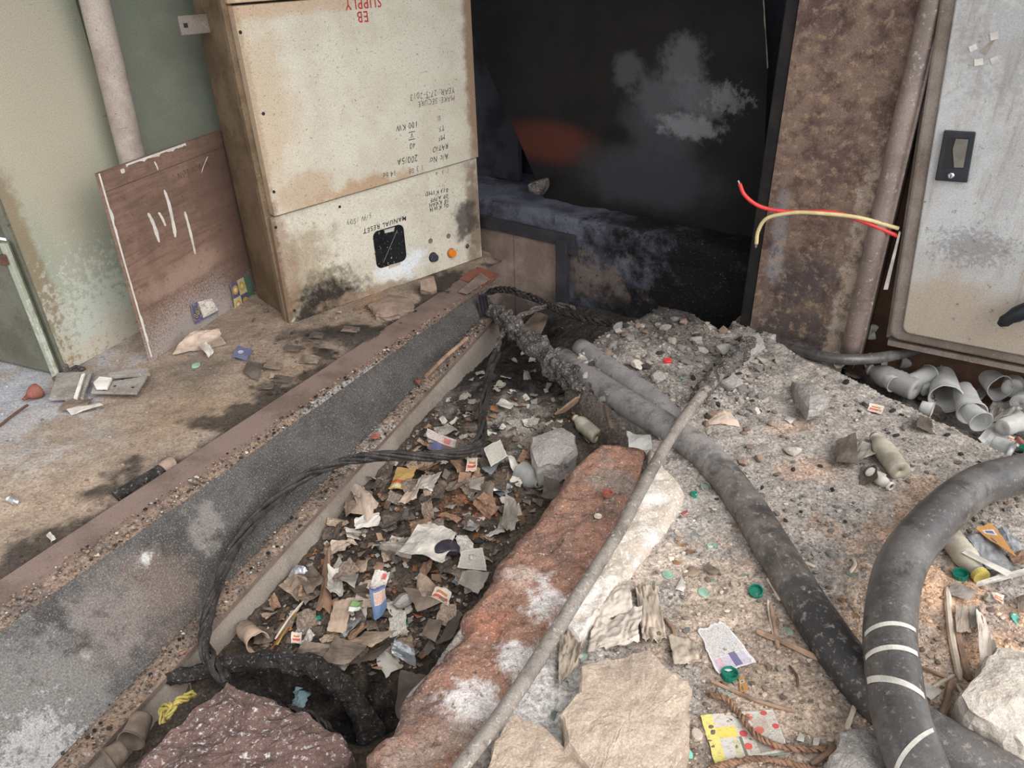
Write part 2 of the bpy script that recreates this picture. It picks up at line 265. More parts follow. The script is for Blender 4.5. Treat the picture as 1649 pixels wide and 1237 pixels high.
# ------------------------------------------------------------------ object helpers
def tag(o, label=None, cat=None, group=None, kind=None):
    if label: o['label'] = label
    if cat: o['category'] = cat
    if group: o['group'] = group
    if kind: o['kind'] = kind
    return o
def empty(name, loc, rz=0, label=None, cat=None, group=None, kind=None):
    o = bpy.data.objects.new(name, None); COL.objects.link(o); o.location = loc; o.rotation_euler = (0, 0, rz); o.empty_display_size = .05
    return tag(o, label, cat, group, kind)
def mk(name, vf, mat, parent=None, loc=(0, 0, 0), rot=None, smooth=False, label=None, cat=None, group=None, kind=None, sol=0., bev=0.):
    v, f = vf[0], vf[1]
    me = bpy.data.meshes.new(name); me.from_pydata([tuple(map(float, p)) for p in v], [], [tuple(map(int, q)) for q in f]); me.validate()
    me.materials.append(MATS[mat] if isinstance(mat, str) else mat)
    if len(vf) > 2 and vf[2] is not None:
        uv = me.uv_layers.new(name='UVMap'); li = np.zeros(len(me.loops), int); me.loops.foreach_get('vertex_index', li)
        uv.data.foreach_set('uv', np.asarray(vf[2])[li].ravel())
    o = bpy.data.objects.new(name, me); COL.objects.link(o); o.location = tuple(loc)
    if rot is not None: o.rotation_euler = rot
    if parent is not None: o.parent = parent
    if smooth: me.polygons.foreach_set('use_smooth', [True]*len(me.polygons))
    if bev:
        m = o.modifiers.new('b', 'BEVEL'); m.width = bev; m.segments = 2; m.limit_method = 'ANGLE'
    if sol:
        m = o.modifiers.new('s', 'SOLIDIFY'); m.thickness = sol; m.offset = 0
    return tag(o, label, cat, group, kind)
def mkw(name, vf, mat, **k):
    """world-space vertices; origin goes to the base of the shape"""
    v = np.asarray(vf[0], float); b = np.array([v[:, 0].mean(), v[:, 1].mean(), v[:, 2].min()])
    return mk(name, (v-b,)+tuple(vf[1:]), mat, loc=b, **k)
def box(x0, x1, y0, y1, z0, z1):
    v = [(x, y, z) for z in (z0, z1) for y in (y0, y1) for x in (x0, x1)]
    return v, [(0, 2, 3, 1), (4, 5, 7, 6), (0, 1, 5, 4), (2, 6, 7, 3), (0, 4, 6, 2), (1, 3, 7, 5)]
def join(*vfs):
    V = []; Fc = []
    for v, f in [q[:2] for q in vfs]:
        n = len(V); V += [tuple(p) for p in v]; Fc += [tuple(i+n for i in q) for q in f]
    return V, Fc
def gridf(nu, nv, fl=False):
    fs = []
    for j in range(nv-1):
        for i in range(nu-1):
            a = j*nu+i; q = (a, a+1, a+nu+1, a+nu); fs.append(q[::-1] if fl else q)
    return fs
def spline(pts, n):
    P = np.array(pts, float); P = np.vstack([2*P[0]-P[1], P, 2*P[-1]-P[-2]]); m = len(P)-3
    out = []
    for k in range(n):
        u = k/(n-1)*m; i = min(int(u), m-1); t = u-i; a, b, c_, d = P[i], P[i+1], P[i+2], P[i+3]
        out.append(.5*((2*b)+(-a+c_)*t+(2*a-5*b+4*c_-d)*t*t+(-a+3*b-3*c_+d)*t**3))
    return np.array(out)
def tube(path, rad, sides=10, seed=0, namp=0., nsc=30., caps=True, twist=None, frame=False):
    P = np.asarray(path, float); n = len(P); T = np.gradient(P, axis=0); T /= np.linalg.norm(T, axis=1)[:, None]+1e-9
    ref = np.array([0, 0, 1.]) if abs(T[0, 2]) < .9 else np.array([1., 0, 0])
    N_ = np.zeros_like(P); u = np.cross(T[0], ref); u /= np.linalg.norm(u)
    for i in range(n):
        u = u-T[i]*(u@T[i]); u /= np.linalg.norm(u)+1e-9; N_[i] = u
    B = np.cross(T, N_)
    if frame: return P, N_, B, T
    rad = np.broadcast_to(np.asarray(rad, float), (n,))
    ang = np.arange(sides)/sides*2*math.pi; L = np.concatenate([[0], np.cumsum(np.linalg.norm(np.diff(P, axis=0), axis=1))])
    AA, LL = np.meshgrid(ang, L)
    rr = rad[:, None]*np.ones_like(AA)
    if namp: rr = rr*(1+namp*fbm(LL*nsc+seed, np.cos(AA)*1.6+7+seed, seed, 3)+namp*.6*fbm(LL*nsc+seed*2, np.sin(AA)*1.6+3, seed+9, 3))
    V = P[:, None]+N_[:, None]*(rr*np.cos(AA))[..., None]+B[:, None]*(rr*np.sin(AA))[..., None]
    V = V.reshape(-1, 3).tolist(); fs = []
    for i in range(n-1):
        for j in range(sides):
            a = i*sides+j; b = i*sides+(j+1) % sides; fs.append((a, b, b+sides, a+sides))
    if caps: fs += [tuple(range(sides))[::-1], tuple((n-1)*sides+j for j in range(sides))]
    return V, fs
def lathe(prof, sides=20, seed=0, dent=0.):
    """profile (r, x) revolved about local X; dent squashes it irregularly"""
    V = []; n = len(prof)
    for (r, x) in prof:
        for j in range(sides):
            a = j/sides*2*math.pi; k = 1+dent*float(fbm(np.array(x*25+seed*3.1), np.array(math.cos(a)*1.3+seed), seed, 3))
            V.append((x, r*k*math.cos(a), r*k*math.sin(a)))
    fs = []
    for i in range(n-1):
        for j in range(sides):
            a = i*sides+j; b = i*sides+(j+1) % sides; fs.append((a, a+sides, b+sides, b))
    if prof[0][0] > 1e-4 and prof[0] == prof[-1]: pass
    return V, fs
def rot_to(d, roll=0.):
    q = Vector(d).to_track_quat('X', 'Z'); return (q.to_matrix() @ Matrix.Rotation(roll, 3, 'X')).to_euler()
# ================================================================== ground shape
def lerp(a, b, t): return np.asarray(a)*(1-t)+np.asarray(b)*t
BAR_L = (np.array([-1.244, 1.313, .012]), np.array([-.14, 3.19, .012])); BAR_R = (np.array([-1.202, 1.239, .012]), np.array([-.046, 3.102, .012]))
WEB_T = (np.array([-1.186, 1.195, -.012]), np.array([-.147, 2.983, -.012])); WEB_B = (np.array([-1.083, 1.029, -.30]), np.array([-.131, 2.886, -.10]))
FLO = (np.array([-1.012, 1.026, -.305]), np.array([-.051, 2.936, -.105]))
def a2(px, py, z=0.): return tuple(at(px, py, z)[:2])
RIM = [a2(1005, 518), a2(960, 540), a2(935, 560), a2(915, 588), a2(950, 618), a2(1060, 700), a2(985, 724), a2(940, 745), a2(880, 815), a2(815, 890), a2(760, 975), a2(690, 1060), a2(640, 1125), a2(600, 1237), a2(590, 1400)]
TRENCH = [tuple(lerp(*FLO, -.45)[:2]-np.array([.2, -.12])), tuple(FLO[0][:2]-np.array([.2, -.12])), tuple(FLO[1][:2]-np.array([.2, -.12])), (-.6, 3.2), (-.8, 4.2), (1.0, 2.82), a2(1165, 528), a2(1120, 508), a2(1060, 500)]+RIM
GUT = [(.99, 2.45), a2(1240, 545), a2(1400, 620), a2(1540, 690), a2(1660, 752), (2.4, 1.3), (2.6, 3.2), (1.0, 3.2)]
HOLE = [a2(*p, -.3) for p in [(430, 1075), (560, 1075), (700, 1080), (690, 1130), (590, 1180), (520, 1170), (440, 1120)]]
def hgt(x, y):
    x = np.asarray(x, float); y = np.asarray(y, float)
    big = fbm(x*5, y*5, 3, 4); fin = fbm(x*38, y*38, 11, 4)
    z = .010*big+.006*fin+.004*fbm(x*85, y*85, 15, 2)
    # heap in front of the burnt recess and ripples on the slab
    z = z+.05*np.exp(-(((x-.62)/.22)**2+((y-2.75)/.14)**2))+.02*np.exp(-(((x-.55)/.3)**2+((y-2.4)/.2)**2))
    d = sdf(x+.012*fbm(x*22, y*22, 5, 2), y+.012*fbm(x*22+9, y*22, 6, 2), TRENCH)
    u = FLO[1]-FLO[0]; ln = np.hypot(u[0], u[1]); sx = ((x-FLO[0][0])*u[0]+(y-FLO[0][1])*u[1])/ln**2; dx = ((x-FLO[0][0])*u[1]-(y-FLO[0][1])*u[0])/ln
    tz = -.305+.2*np.clip(sx, -.4, 1.05)-.085+.07*sst(.0, .3, dx)+.035*fbm(x*6, y*6, 21, 4)*sst(-.02, .1, dx)+.014*fin-.12*sst(-.0, -.06, dx)
    tz = tz-.04*sst(2.4, 3.0, y)-.06*np.exp(-(((x-.12)/.14)**2+((y-2.55)/.25)**2))
    tz = tz-.12*(1-sst(-.05, .06, sdf(x, y, HOLE)))
    wd = .03+.05*sst(2.25, 2.6, y)*sst(.05, .2, x); k = sst(wd*.6, -wd, d); z = z*(1-k)+tz*k
    g = sst(.004, -.012, sdf(x, y, GUT)); z = z*(1-g)+(-.12+.02*big+.004*fin)*g
    return z
GST = .008; _gx = np.arange(-1.7, 2.7, GST); _gy = np.arange(.35, 3.75, GST); _GX, _GY = np.meshgrid(_gx, _gy)
HG = hgt(_GX, _GY); TD = sdf(_GX, _GY, TRENCH); GDm = sdf(_GX, _GY, GUT)
def samp(A, x, y):
    u = np.clip((np.asarray(x, float)+1.7)/GST, 0, A.shape[1]-1.001); v = np.clip((np.asarray(y, float)-.35)/GST, 0, A.shape[0]-1.001)
    i = u.astype(int); j = v.astype(int); a = u-i; b = v-j
    return (A[j, i]*(1-a)+A[j, i+1]*a)*(1-b)+(A[j+1, i]*(1-a)+A[j+1, i+1]*a)*b
def hq(x, y): return samp(HG, x, y)
def hit(px, py, dz=0.):
    """where the sight line through a pixel meets the ground"""
    r = ray(px, py); t0 = (.25-H)/r[2]; t1 = (-.5-H)/r[2]
    t = np.linspace(t0, t1, 500); P = O0+t[:, None]*r; e = P[:, 2]-hq(P[:, 0], P[:, 1])-dz
    i = int(np.argmax(e < 0)) if (e < 0).any() else 499
    return P[i]
def ppm(p): return float(((np.asarray(p)-O0)@R)[2]*-1/F)   # metres per pixel at a point
# dust colours laid down by fire, ash, brick and sand
def paint(x, y):
    n = fbm(x*9, y*9, 41, 4)[..., None]; n2 = fbm(x*24, y*24, 44, 3)[..., None]
    L = lambda *k: np.array(c(*k))
    col = np.broadcast_to(L(158, 150, 143), x.shape+(3,)).copy()
    def spot(px, py, rx, ry, cc, amt=1., z=0.):
        nonlocal col
        p = at(px, py, z); d = np.sqrt(((x-p[0])/rx)**2+((y-p[1])/ry)**2)[..., None]
        k = np.clip(1.2-d+n*1.1+n2*.5, 0, 1); k = k*k*(3-2*k)*amt; col = col*(1-k)+np.array(c(*cc))*k
    spot(1250, 1080, .5, .35, (150, 130, 114), .8); spot(1480, 1150, .4, .3, (186, 166, 148), .6); spot(1530, 960, .12, .3, (206, 170, 142), .9)
    spot(1300, 760, .12, .08, (188, 156, 132), .6); spot(1430, 870, .2, .12, (180, 146, 122), .8); spot(1480, 800, .2, .1, (176, 146, 122), .6); spot(1270, 690, .1, .06, (180, 150, 128), .6)
    spot(1120, 940, .16, .2, (182, 164, 148), .9); spot(1060, 880, .1, .14, (190, 176, 164), .7); spot(1560, 880, .12, .1, (150, 144, 138), .8)
    spot(900, 1130, .1, .2, (214, 210, 206), .8); spot(960, 1000, .1, .14, (206, 200, 194), .8); spot(850, 1180, .1, .1, (206, 202, 198), .7); spot(1100, 830, .08, .1, (190, 184, 178), .6)
    spot(1050, 545, .5, .3, (104, 97, 92), .95); spot(1060, 500, .5, .16, (58, 54, 51), .95); spot(1180, 560, .15, .15, (128, 122, 116), .8); spot(1000, 610, .15, .1, (120, 112, 104), .8)
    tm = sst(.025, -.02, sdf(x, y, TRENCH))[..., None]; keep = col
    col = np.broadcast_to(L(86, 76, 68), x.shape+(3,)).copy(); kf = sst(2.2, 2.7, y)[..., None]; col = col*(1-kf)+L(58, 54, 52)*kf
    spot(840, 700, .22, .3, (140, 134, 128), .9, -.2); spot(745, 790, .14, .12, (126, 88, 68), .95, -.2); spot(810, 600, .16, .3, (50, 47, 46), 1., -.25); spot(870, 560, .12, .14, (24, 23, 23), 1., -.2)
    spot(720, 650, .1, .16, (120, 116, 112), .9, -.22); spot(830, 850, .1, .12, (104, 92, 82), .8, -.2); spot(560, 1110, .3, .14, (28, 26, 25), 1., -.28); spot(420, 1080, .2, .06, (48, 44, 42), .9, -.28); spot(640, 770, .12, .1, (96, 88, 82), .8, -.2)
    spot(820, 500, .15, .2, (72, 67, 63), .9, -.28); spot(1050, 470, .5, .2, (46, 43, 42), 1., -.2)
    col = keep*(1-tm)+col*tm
    g = sst(.0, -.012, sdf(x, y, GUT))[..., None]; col = col*(1-g)+L(112, 108, 104)*g
    rim = np.exp(-(sdf(x, y, GUT)/.008)**2)[..., None]*(1-g); col = col*(1-.5*rim)+L(206, 200, 192)*.5*rim
    return col
def paint_floor(x, y):
    n = fbm(x*7, y*7, 61, 4)[..., None]; n2 = fbm(x*26, y*26, 64, 3)[..., None]
    col = np.broadcast_to(np.array(c(142, 126, 112)), x.shape+(3,)).copy()
    def spot(px, py, rx, ry, cc, amt=1.):
        nonlocal col
        p = at(px, py); d = np.sqrt(((x-p[0])/rx)**2+((y-p[1])/ry)**2)[..., None]
        k = np.clip(1.2-d+n*1.1+n2*.5, 0, 1); k = k*k*(3-2*k)*amt; col = col*(1-k)+np.array(c(*cc))*k
    spot(0, 640, .42, .4, (150, 150, 154), 1.); spot(60, 720, .25, .25, (158, 152, 148), .8); spot(100, 800, .3, .2, (156, 138, 120), .7); spot(300, 660, .25, .2, (140, 120, 102), .8); spot(280, 620, .2, .1, (122, 108, 96), .7); spot(330, 600, .2, .1, (112, 100, 90), .8)
    spot(560, 560, .25, .2, (112, 100, 90), .9); spot(480, 590, .2, .15, (150, 126, 104), .5); spot(520, 540, .2, .08, (66, 60, 56), .8); spot(620, 490, .12, .1, (150, 122, 98), .8); spot(700, 470, .15, .1, (110, 100, 92), .9)
    # soot line along the edge bar
    b0, b1 = BAR_L; u = (b1-b0)[:2]; ln = np.linalg.norm(u); u = u/ln; nx, ny = -u[1], u[0]
    d = (x-b0[0])*nx+(y-b0[1])*ny; s = (x-b0[0])*u[0]+(y-b0[1])*u[1]
    k = np.clip(1.35-d/.10+n[..., 0]*1.9+n2[..., 0]*.9, 0, 1)[..., None]; k = k*k*(3-2*k)*.9
    return col*(1-k)+np.array(c(58, 52, 48))*k
def dust_attr(me, cols):
    a = me.attributes.new('Dust', 'FLOAT_COLOR', 'POINT'); q = np.ones((len(cols), 4)); q[:, :3] = cols; a.data.foreach_set('color', q.ravel())
def heightfield(name, x0, x1, y0, y1, st, hf, pf, keepf, mat, **kw):
    nx = int((x1-x0)/st)+1; ny = int((y1-y0)/st)+1
    X, Y = np.meshgrid(np.linspace(x0, x1, nx), np.linspace(y0, y1, ny)); Z = hf(X, Y)
    idx = np.arange(nx*ny).reshape(ny, nx); q = np.stack([idx[:-1, :-1], idx[:-1, 1:], idx[1:, 1:], idx[1:, :-1]], -1).reshape(-1, 4)
    K = keepf(X, Y).ravel(); q = q[K[q].all(1)]
    used = np.unique(q); mp = -np.ones(nx*ny, int); mp[used] = np.arange(len(used)); q = mp[q]
    V = np.stack([X.ravel(), Y.ravel(), Z.ravel()], 1)[used]
    me = bpy.data.meshes.new(name); me.vertices.add(len(V)); me.vertices.foreach_set('co', V.ravel())
    me.loops.add(len(q)*4); me.loops.foreach_set('vertex_index', q.ravel()); me.polygons.add(len(q))
    me.polygons.foreach_set('loop_start', np.arange(0, len(q)*4, 4)); me.polygons.foreach_set('loop_total', np.full(len(q), 4)); me.update(calc_edges=True)
    me.polygons.foreach_set('use_smooth', np.ones(len(q), bool))
    dust_attr(me, pf(V[:, 0], V[:, 1])); me.materials.append(MATS[mat])
    o = bpy.data.objects.new(name, me); COL.objects.link(o); return tag(o, **kw)
bu = (FLO[1]-FLO[0])[:2]; bu /= np.linalg.norm(bu)
def right_of(line, m=0.):
    u = (line[1]-line[0])[:2]; u = u/np.linalg.norm(u); n = np.array([u[1], -u[0]]); p = line[0][:2]
    return lambda x, y: ((x-p[0])*n[0]+(y-p[1])*n[1]) > m
r1 = right_of(FLO, -.03)
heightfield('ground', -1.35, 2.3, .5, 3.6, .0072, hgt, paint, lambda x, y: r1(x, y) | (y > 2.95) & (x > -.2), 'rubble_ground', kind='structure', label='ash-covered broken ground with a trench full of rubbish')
r2 = right_of(BAR_L, .02)
def hfl(x, y):
    b = fbm(x*6, y*6, 81, 4); f = fbm(x*40, y*40, 85, 3)
    z = .008*b+.0035*f
    u = (BAR_L[1]-BAR_L[0])[:2]; u = u/np.linalg.norm(u); d = -(x-BAR_L[0][0])*u[1]+(y-BAR_L[0][1])*u[0]
    z = z-.03*np.exp(-(d/.05)**2)*sst(-.3, .2, fbm(x*4, y*4, 90, 2))      # worn hollow next to the bar
    p = at(560, 545); z = z+.022*np.exp(-(((x-p[0])/.2)**2+((y-p[1])/.1)**2))+.02*np.exp(-(((x+.35)/.2)**2+((y-2.95)/.08)**2))
    q = at(0, 640); z = z*(.25+.75*sst(.2, .5, np.sqrt((x-q[0])**2+(y-q[1])**2)))
    return z
heightfield('floor', -2.6, 0.05, .7, 3.6, .010, hfl, paint_floor, lambda x, y: ~r2(x, y), 'sandy_floor', kind='structure', label='sandy concrete floor left of the trench')
# ================================================================== trench edge beam
bm_ang = math.atan2(*(WEB_B[1]-WEB_B[0])[[1, 0]])
def loft(secs, s0, s1, n, namp=0., seed=0):
    """secs: list of (near, far) corner lines -> closed prism"""
    m = len(secs); V = []; fs = []
    for i in range(n):
        s = s0+(s1-s0)*i/(n-1)
        for k, (a, b) in enumerate(secs):
            p = lerp(a, b, s); p = p+namp*np.array([0, 0, float(fbm(np.array(s*30+k*.3), np.array(k*2.3+seed), seed, 3))]); V.append(tuple(p))
    for i in range(n-1):
        for k in range(m):
            a = i*m+k; b = i*m+(k+1) % m; fs.append((a, a+m, b+m, b))
    fs += [tuple(range(m)), tuple((n-1)*m+k for k in range(m))[::-1]]
    return V, fs
def off(line, d): d = np.array(d); return (line[0]+d, line[1]+d)
dn = np.array([0, 0, -1.])
WEB_T = off(WEB_T, (.010, -.006, -.006))
bsp = lambda px, py, z, r, cc, amt, ns=18, na=.7: (tuple(at(px, py, z)-WEB_B[1]), (r, r*1.3, r*1.5), c(*cc), amt, ns, na)
grunge('beam_steel', c(78, 75, 73), c(62, 59, 57), 4, c(150, 146, 142), 120, .58, c(66, 58, 54), 12, .60, k3=.55, k4=.6, grain=.4, rough=.8, bs=.4, bsc=120,
       stains=[bsp(60, 1160, -.2, .2, (116, 112, 109), .8, 14, .6), bsp(200, 960, -.1, .14, (98, 93, 90), .7, 9, .5), bsp(260, 960, -.15, .12, (104, 90, 82), .7, 9), bsp(180, 1000, -.15, .1, (124, 114, 108), .6, 12), bsp(610, 645, -.06, .05, (206, 204, 200), .9), bsp(548, 690, -.07, .045, (170, 168, 166), .8), bsp(285, 775, -.03, .06, (190, 186, 182), .8), bsp(232, 905, -.1, .03, (196, 194, 190), .8), bsp(330, 850, -.1, .06, (132, 126, 122), .6), bsp(140, 1050, -.15, .02, (178, 168, 160), .9, 10, .3), bsp(30, 1075, -.12, .012, (190, 186, 180), .9, 10, .3), bsp(57, 1040, -.1, .009, (186, 182, 176), .9, 10, .3), bsp(60, 1215, -.25, .09, (176, 174, 172), .6, 30, .9)])
beam = empty('steel_beam', WEB_B[1], 0, 'scorched steel channel beam along the left edge of the trench', 'beam')
def rel(vf, base): v = np.asarray(vf[0])-np.asarray(base); return (v.tolist(),)+tuple(vf[1:])
wn = np.array([.012, -.009, .004])
mk('web', rel(loft([WEB_T, WEB_B, off(WEB_B, -wn-np.array([0, 0, .01])), off(WEB_T, -wn*1.2-np.array([0, 0, .012]))], -.45, 1., 60, .002), WEB_B[1]), 'beam_steel', beam)
mk('flange', rel(loft([off(WEB_B, (-.004, 0, -.012)), off(FLO, (0, 0, 0)), off(FLO, (0, 0, -.014)), off(WEB_B, (-.004, 0, -.03))], -.45, 1., 60, .002, 3), WEB_B[1]), 'bar_steel', beam)
grunge('ledge_dirt', c(150, 128, 112), c(116, 104, 96), 14, c(60, 54, 50), 40, .54, c(196, 190, 184), 50, .62, rough=.95, bs=1., bd=.01, bsc=90,
       stains=[((-.45, -.7, 0), (.16, .25, .3), c(176, 172, 168), .8, 20, .8), ((.05, .1, 0), (.3, .5, .3), c(110, 100, 94), .8, 8, .6)])
mk('dirt_ledge', rel(loft([off(BAR_R, (-.012, .01, -.006)), off(WEB_T, (0, 0, .0)), off(WEB_T, (0, 0, -.03)), off(BAR_R, (-.012, .01, -.04))], -.45, 1., 90, .006, 5), WEB_B[1]), 'ledge_dirt', beam)
# gritty deposit along the flange
def flange_grit():
    V = []; n = 150; m = 5
    for i in range(n):
        s = -.3+1.26*i/(n-1); w0 = lerp(*WEB_B, s); w1 = lerp(*FLO, s)
        for k in range(m):
            u = k/(m-1); e = math.sin(math.pi*u); h = .012*e*max(0., .55+1.4*float(fbm(np.array(s*14), np.array(2.), 31, 2)))+.006*e*float(fbm(np.array(s*90), np.array(u*5), 33, 2))
            p = w0*(1-u)+w1*u; V.append((p[0], p[1], p[2]+h-.001))
    return V, gridf(m, n)
mk('grit', rel(flange_grit(), WEB_B[1]), 'ledge_dirt', beam, smooth=True, kind='stuff')
pl = np.array([lerp(*WEB_T, 1.), lerp(*WEB_B, 1.), lerp(*FLO, 1.)])
ep = pl[1]
mk('end_lug', rel(join(loft([(np.array(at(770, 478, .0)), np.array(at(784, 476, .02))), (np.array(at(772, 512, -.1)), np.array(at(788, 505, -.1))), (np.array(at(772, 512, -.1))+[.0, .02, 0], np.array(at(788, 505, -.1))+[0, .02, 0]), (np.array(at(770, 478, .0))+[0, .02, 0], np.array(at(784, 476, .02))+[0, .02, 0])], 0, 1, 4)), WEB_B[1]), 'angle_soot', beam)
bar = empty('edge_bar', BAR_L[0], 0, 'flat rusty steel bar running along the floor edge above the beam', 'bar')
mk('bar', rel(loft([BAR_L, BAR_R, off(BAR_R, (0, 0, -.022)), off(BAR_L, (0, 0, -.022))], -.45, .93, 60, .001), BAR_L[0]), 'bar_steel', bar)
mk('end_plate', rel(loft([off(BAR_L, (0, 0, .006)), off(BAR_R, (0, 0, .006)), off(BAR_R, (0, 0, -.012)), off(BAR_L, (0, 0, -.012))], .93, 1.0, 4), BAR_L[0]), 'rust_plate', bar, label='reddish rusty plate')
# concrete side of the trench below the flange
W2 = (FLO[0]+np.array([.05, -.03, -.30]), FLO[1]+np.array([.06, -.05, -.36]))
tw = loft([off(FLO, (-.008, .006, -.012)), W2, off(W2, (-.2, .12, 0)), off(FLO, (-.2, .12, -.012))], -.45, 1.0, 80, .006, 8)
mkw('wall_trench', tw, 'trench_concrete', kind='structure', label='concrete side of the trench')
def rust_nut(px, py, z, label):
    p = at(px, py, z); r = .012; V = []; e = empty('rusty_nut', p, .3, label, 'nut')
    mk('nut', join(lathe_z([(r, 0), (r*1.05, .004), (r*.95, .012), (r*.5, .013)], 6)), 'rust_plate', e); mk('stud', lathe_z([(r*.45, 0), (r*.45, .022), (.0001, .023)], 10), 'rust_brown', e)
def lathe_z(prof, sides=20):
    V = []; fs = []
    for (r, z) in prof: V += [(r*math.cos(j/sides*2*math.pi), r*math.sin(j/sides*2*math.pi), z) for j in range(sides)]
    for i in range(len(prof)-1):
        for j in range(sides):
            a = i*sides+j; b = i*sides+(j+1) % sides; fs.append((a, b, b+sides, a+sides))
    fs.append(tuple((len(prof)-1)*sides+j for j in range(sides)))
    return V, fs
rust_nut(674, 616, -.13, 'rusty nut on the beam flange beside a wooden sliver')
# ================================================================== cream meter cabinet
C0 = np.array([-.875, 2.686, 0]); CD = np.array([.7548, .6560, 0]); CN = np.array([-.6560, .7548, 0]); CANG = math.atan2(CD[1], CD[0])
def cab_uv(px, py, yoff=0.):
    w = onp(px, py, C0+CN*yoff, CN); return float((w-C0)@CD), float(w[2])
cab = empty('meter_cabinet', C0, CANG, 'cream steel meter cabinet standing upside down beside the burnt recess', 'cabinet')
mk('body', box(.025, .985, .055, .34, .0, 1.6), 'cream_side', cab, bev=.004)
mk('side_flange', box(-.004, .03, .03, .055, 0., 1.6), 'cream_side', cab); mk('side_flange', box(.97, 1.0, .03, .055, 0, 1.6), 'cream_side', cab)
def slab_uv(pts, y0, y1):
    n = len(pts); V = [(x, y0, z) for x, z in pts]+[(x, y1, z) for x, z in pts]
    return V, [tuple(range(n)), tuple(range(n, 2*n))[::-1]]+[(i, i+n, (i+1) % n+n, (i+1) % n) for i in range(n)]
up_d = [cab_uv(440, 348), cab_uv(768, 252), (.998, 1.135), (.015, 1.135)]
low_d = [(0, .002), (1.004, .002), (1.0, .468), (.008, .433)]
ud = mk('upper_door', slab_uv(up_d, -.012, .03), 'cream_door', cab, bev=.003)
ld = mk('lower_panel', slab_uv(low_d, .006, .05), 'cream_panel', cab, bev=.003)
mk('top_panel', box(.01, .99, .01, .05, 1.142, 1.6), 'cream_door', cab, bev=.003)
def screw(px, py, par, y):
    x, z = cab_uv(px, py, y); v, f = lathe_z([(.006, 0), (.0055, .002), (.003, .0035)], 10)
    mk('screw', ([(a, -h, b) for a, b, h in v], [q[::-1] for q in f]), 'ink', par, (x, y, z))
for p in [(387, 52), (424, 183), (441, 309)]: screw(*p, ud, -.012)
for p in [(444, 366), (474, 500), (547, 333)]: screw(*p, ld, .006)
# lettering painted and written on while the cabinet stood the other way up
def text_mesh(s, size, wob=0., seed=0, thin=0., sx=1.):
    cu = bpy.data.curves.new('t', 'FONT'); cu.body = s; cu.size = size; cu.align_x = 'CENTER'; cu.align_y = 'CENTER'; cu.offset = thin; cu.resolution_u = 3; cu.space_character = 1.18
    ob = bpy.data.objects.new('t', cu); COL.objects.link(ob); bpy.context.view_layer.update()
    me = ob.to_mesh(); V = np.array([v.co[:] for v in me.vertices]).reshape(-1, 3); fs = [tuple(p.vertices) for p in me.polygons]; ob.to_mesh_clear(); bpy.data.objects.remove(ob)
    if len(V) == 0: return [], []
    x, y = V[:, 0]*sx, V[:, 1]
    if wob: x = x+wob*size*fbm(V[:, 0]/size*2+seed, V[:, 1]/size*2, seed, 2)+y*.12; y = y+wob*size*1.6*fbm(V[:, 0]/size*1.3+seed, V[:, 1]/size*.4+5, seed+3, 2)
    return (x, y), fs
def letter(s, px, py, hpx, par, y, mat='ink', wob=.1, thin=-.008, sx=.8, ang=0., name='lettering'):
    x, z = cab_uv(px, py, y); p = C0+CD*x+CN*y+np.array([0, 0, z]); size = hpx*ppm(p)*1.35
    (a, b), fs = text_mesh(s, size, wob, len(s)*3+int(px), thin*size, sx)
    if not fs: return
    ca, sa = math.cos(ang), math.sin(ang); a, b = a*ca-b*sa, a*sa+b*ca
    V = [(-i, 0, -j) for i, j in zip(a, b)]
    mk(name, (V, fs), mat, par, (x, y-.0012, z))
letter('EB', 584, 26, 17, ud, -.012, 'stencil_red', 0, .004, .8); letter('SUPPLY', 585, 4, 17, ud, -.012, 'stencil_red', 0, .004, .8)
for s, px, py, h, m in [('YEAR: 27-5-2013', 697, 150, 10, 'ink_faint'), ('MAKE: SECURE', 703, 162, 9, 'ink_faint'), ('SI', 707, 190, 8, 'ink_faint'), ('TF', 711, 206, 9, 'ink'), ('MF', 711, 221, 9, 'ink'), ('RATIO', 709, 238, 9, 'ink'), ('A/c No', 707, 255, 10, 'ink'),
                        ('100 KW', 655, 203, 10, 'ink'), (':', 681, 202, 9, 'ink_faint'), (':', 684, 218, 9, 'ink_faint'), ('V', 663, 218, 9, 'ink'), ('40', 664, 234, 10, 'ink'), ('200/5A', 656, 257, 11, 'ink'), ('1 3 08', 670, 272, 9, 'ink_faint'), ('14.bd', 627, 281, 9, 'ink')]:
    letter(s, px, py, h, ud, -.012, m)
for yy in (212.5, 224.5):
    x, z = cab_uv(663, yy, -.012); mk('lettering', box(-.016, .016, -.0016, -.0012, -.0012, .0012), 'ink', ud, (x, -.012, z))
for s, px, py, h in [('013 KVMD', 703, 309, 7), ('09 APPF', 707, 318, 7), ('08 KVAH', 707, 326, 7), ('06 KWH', 707, 334, 7)]: letter(s, px, py, h, ld, .006, 'ink', .2, .0, .95)
letter('MANUAL RESET', 620, 361, 8, ld, .006, 'ink', .1, .008, .95, .03); letter('S/W 1509', 578, 352, 9, ld, .006, 'ink_faint', .2)
letter('7  3   4', 712, 277, 7, ld, .006, 'ink_faint')
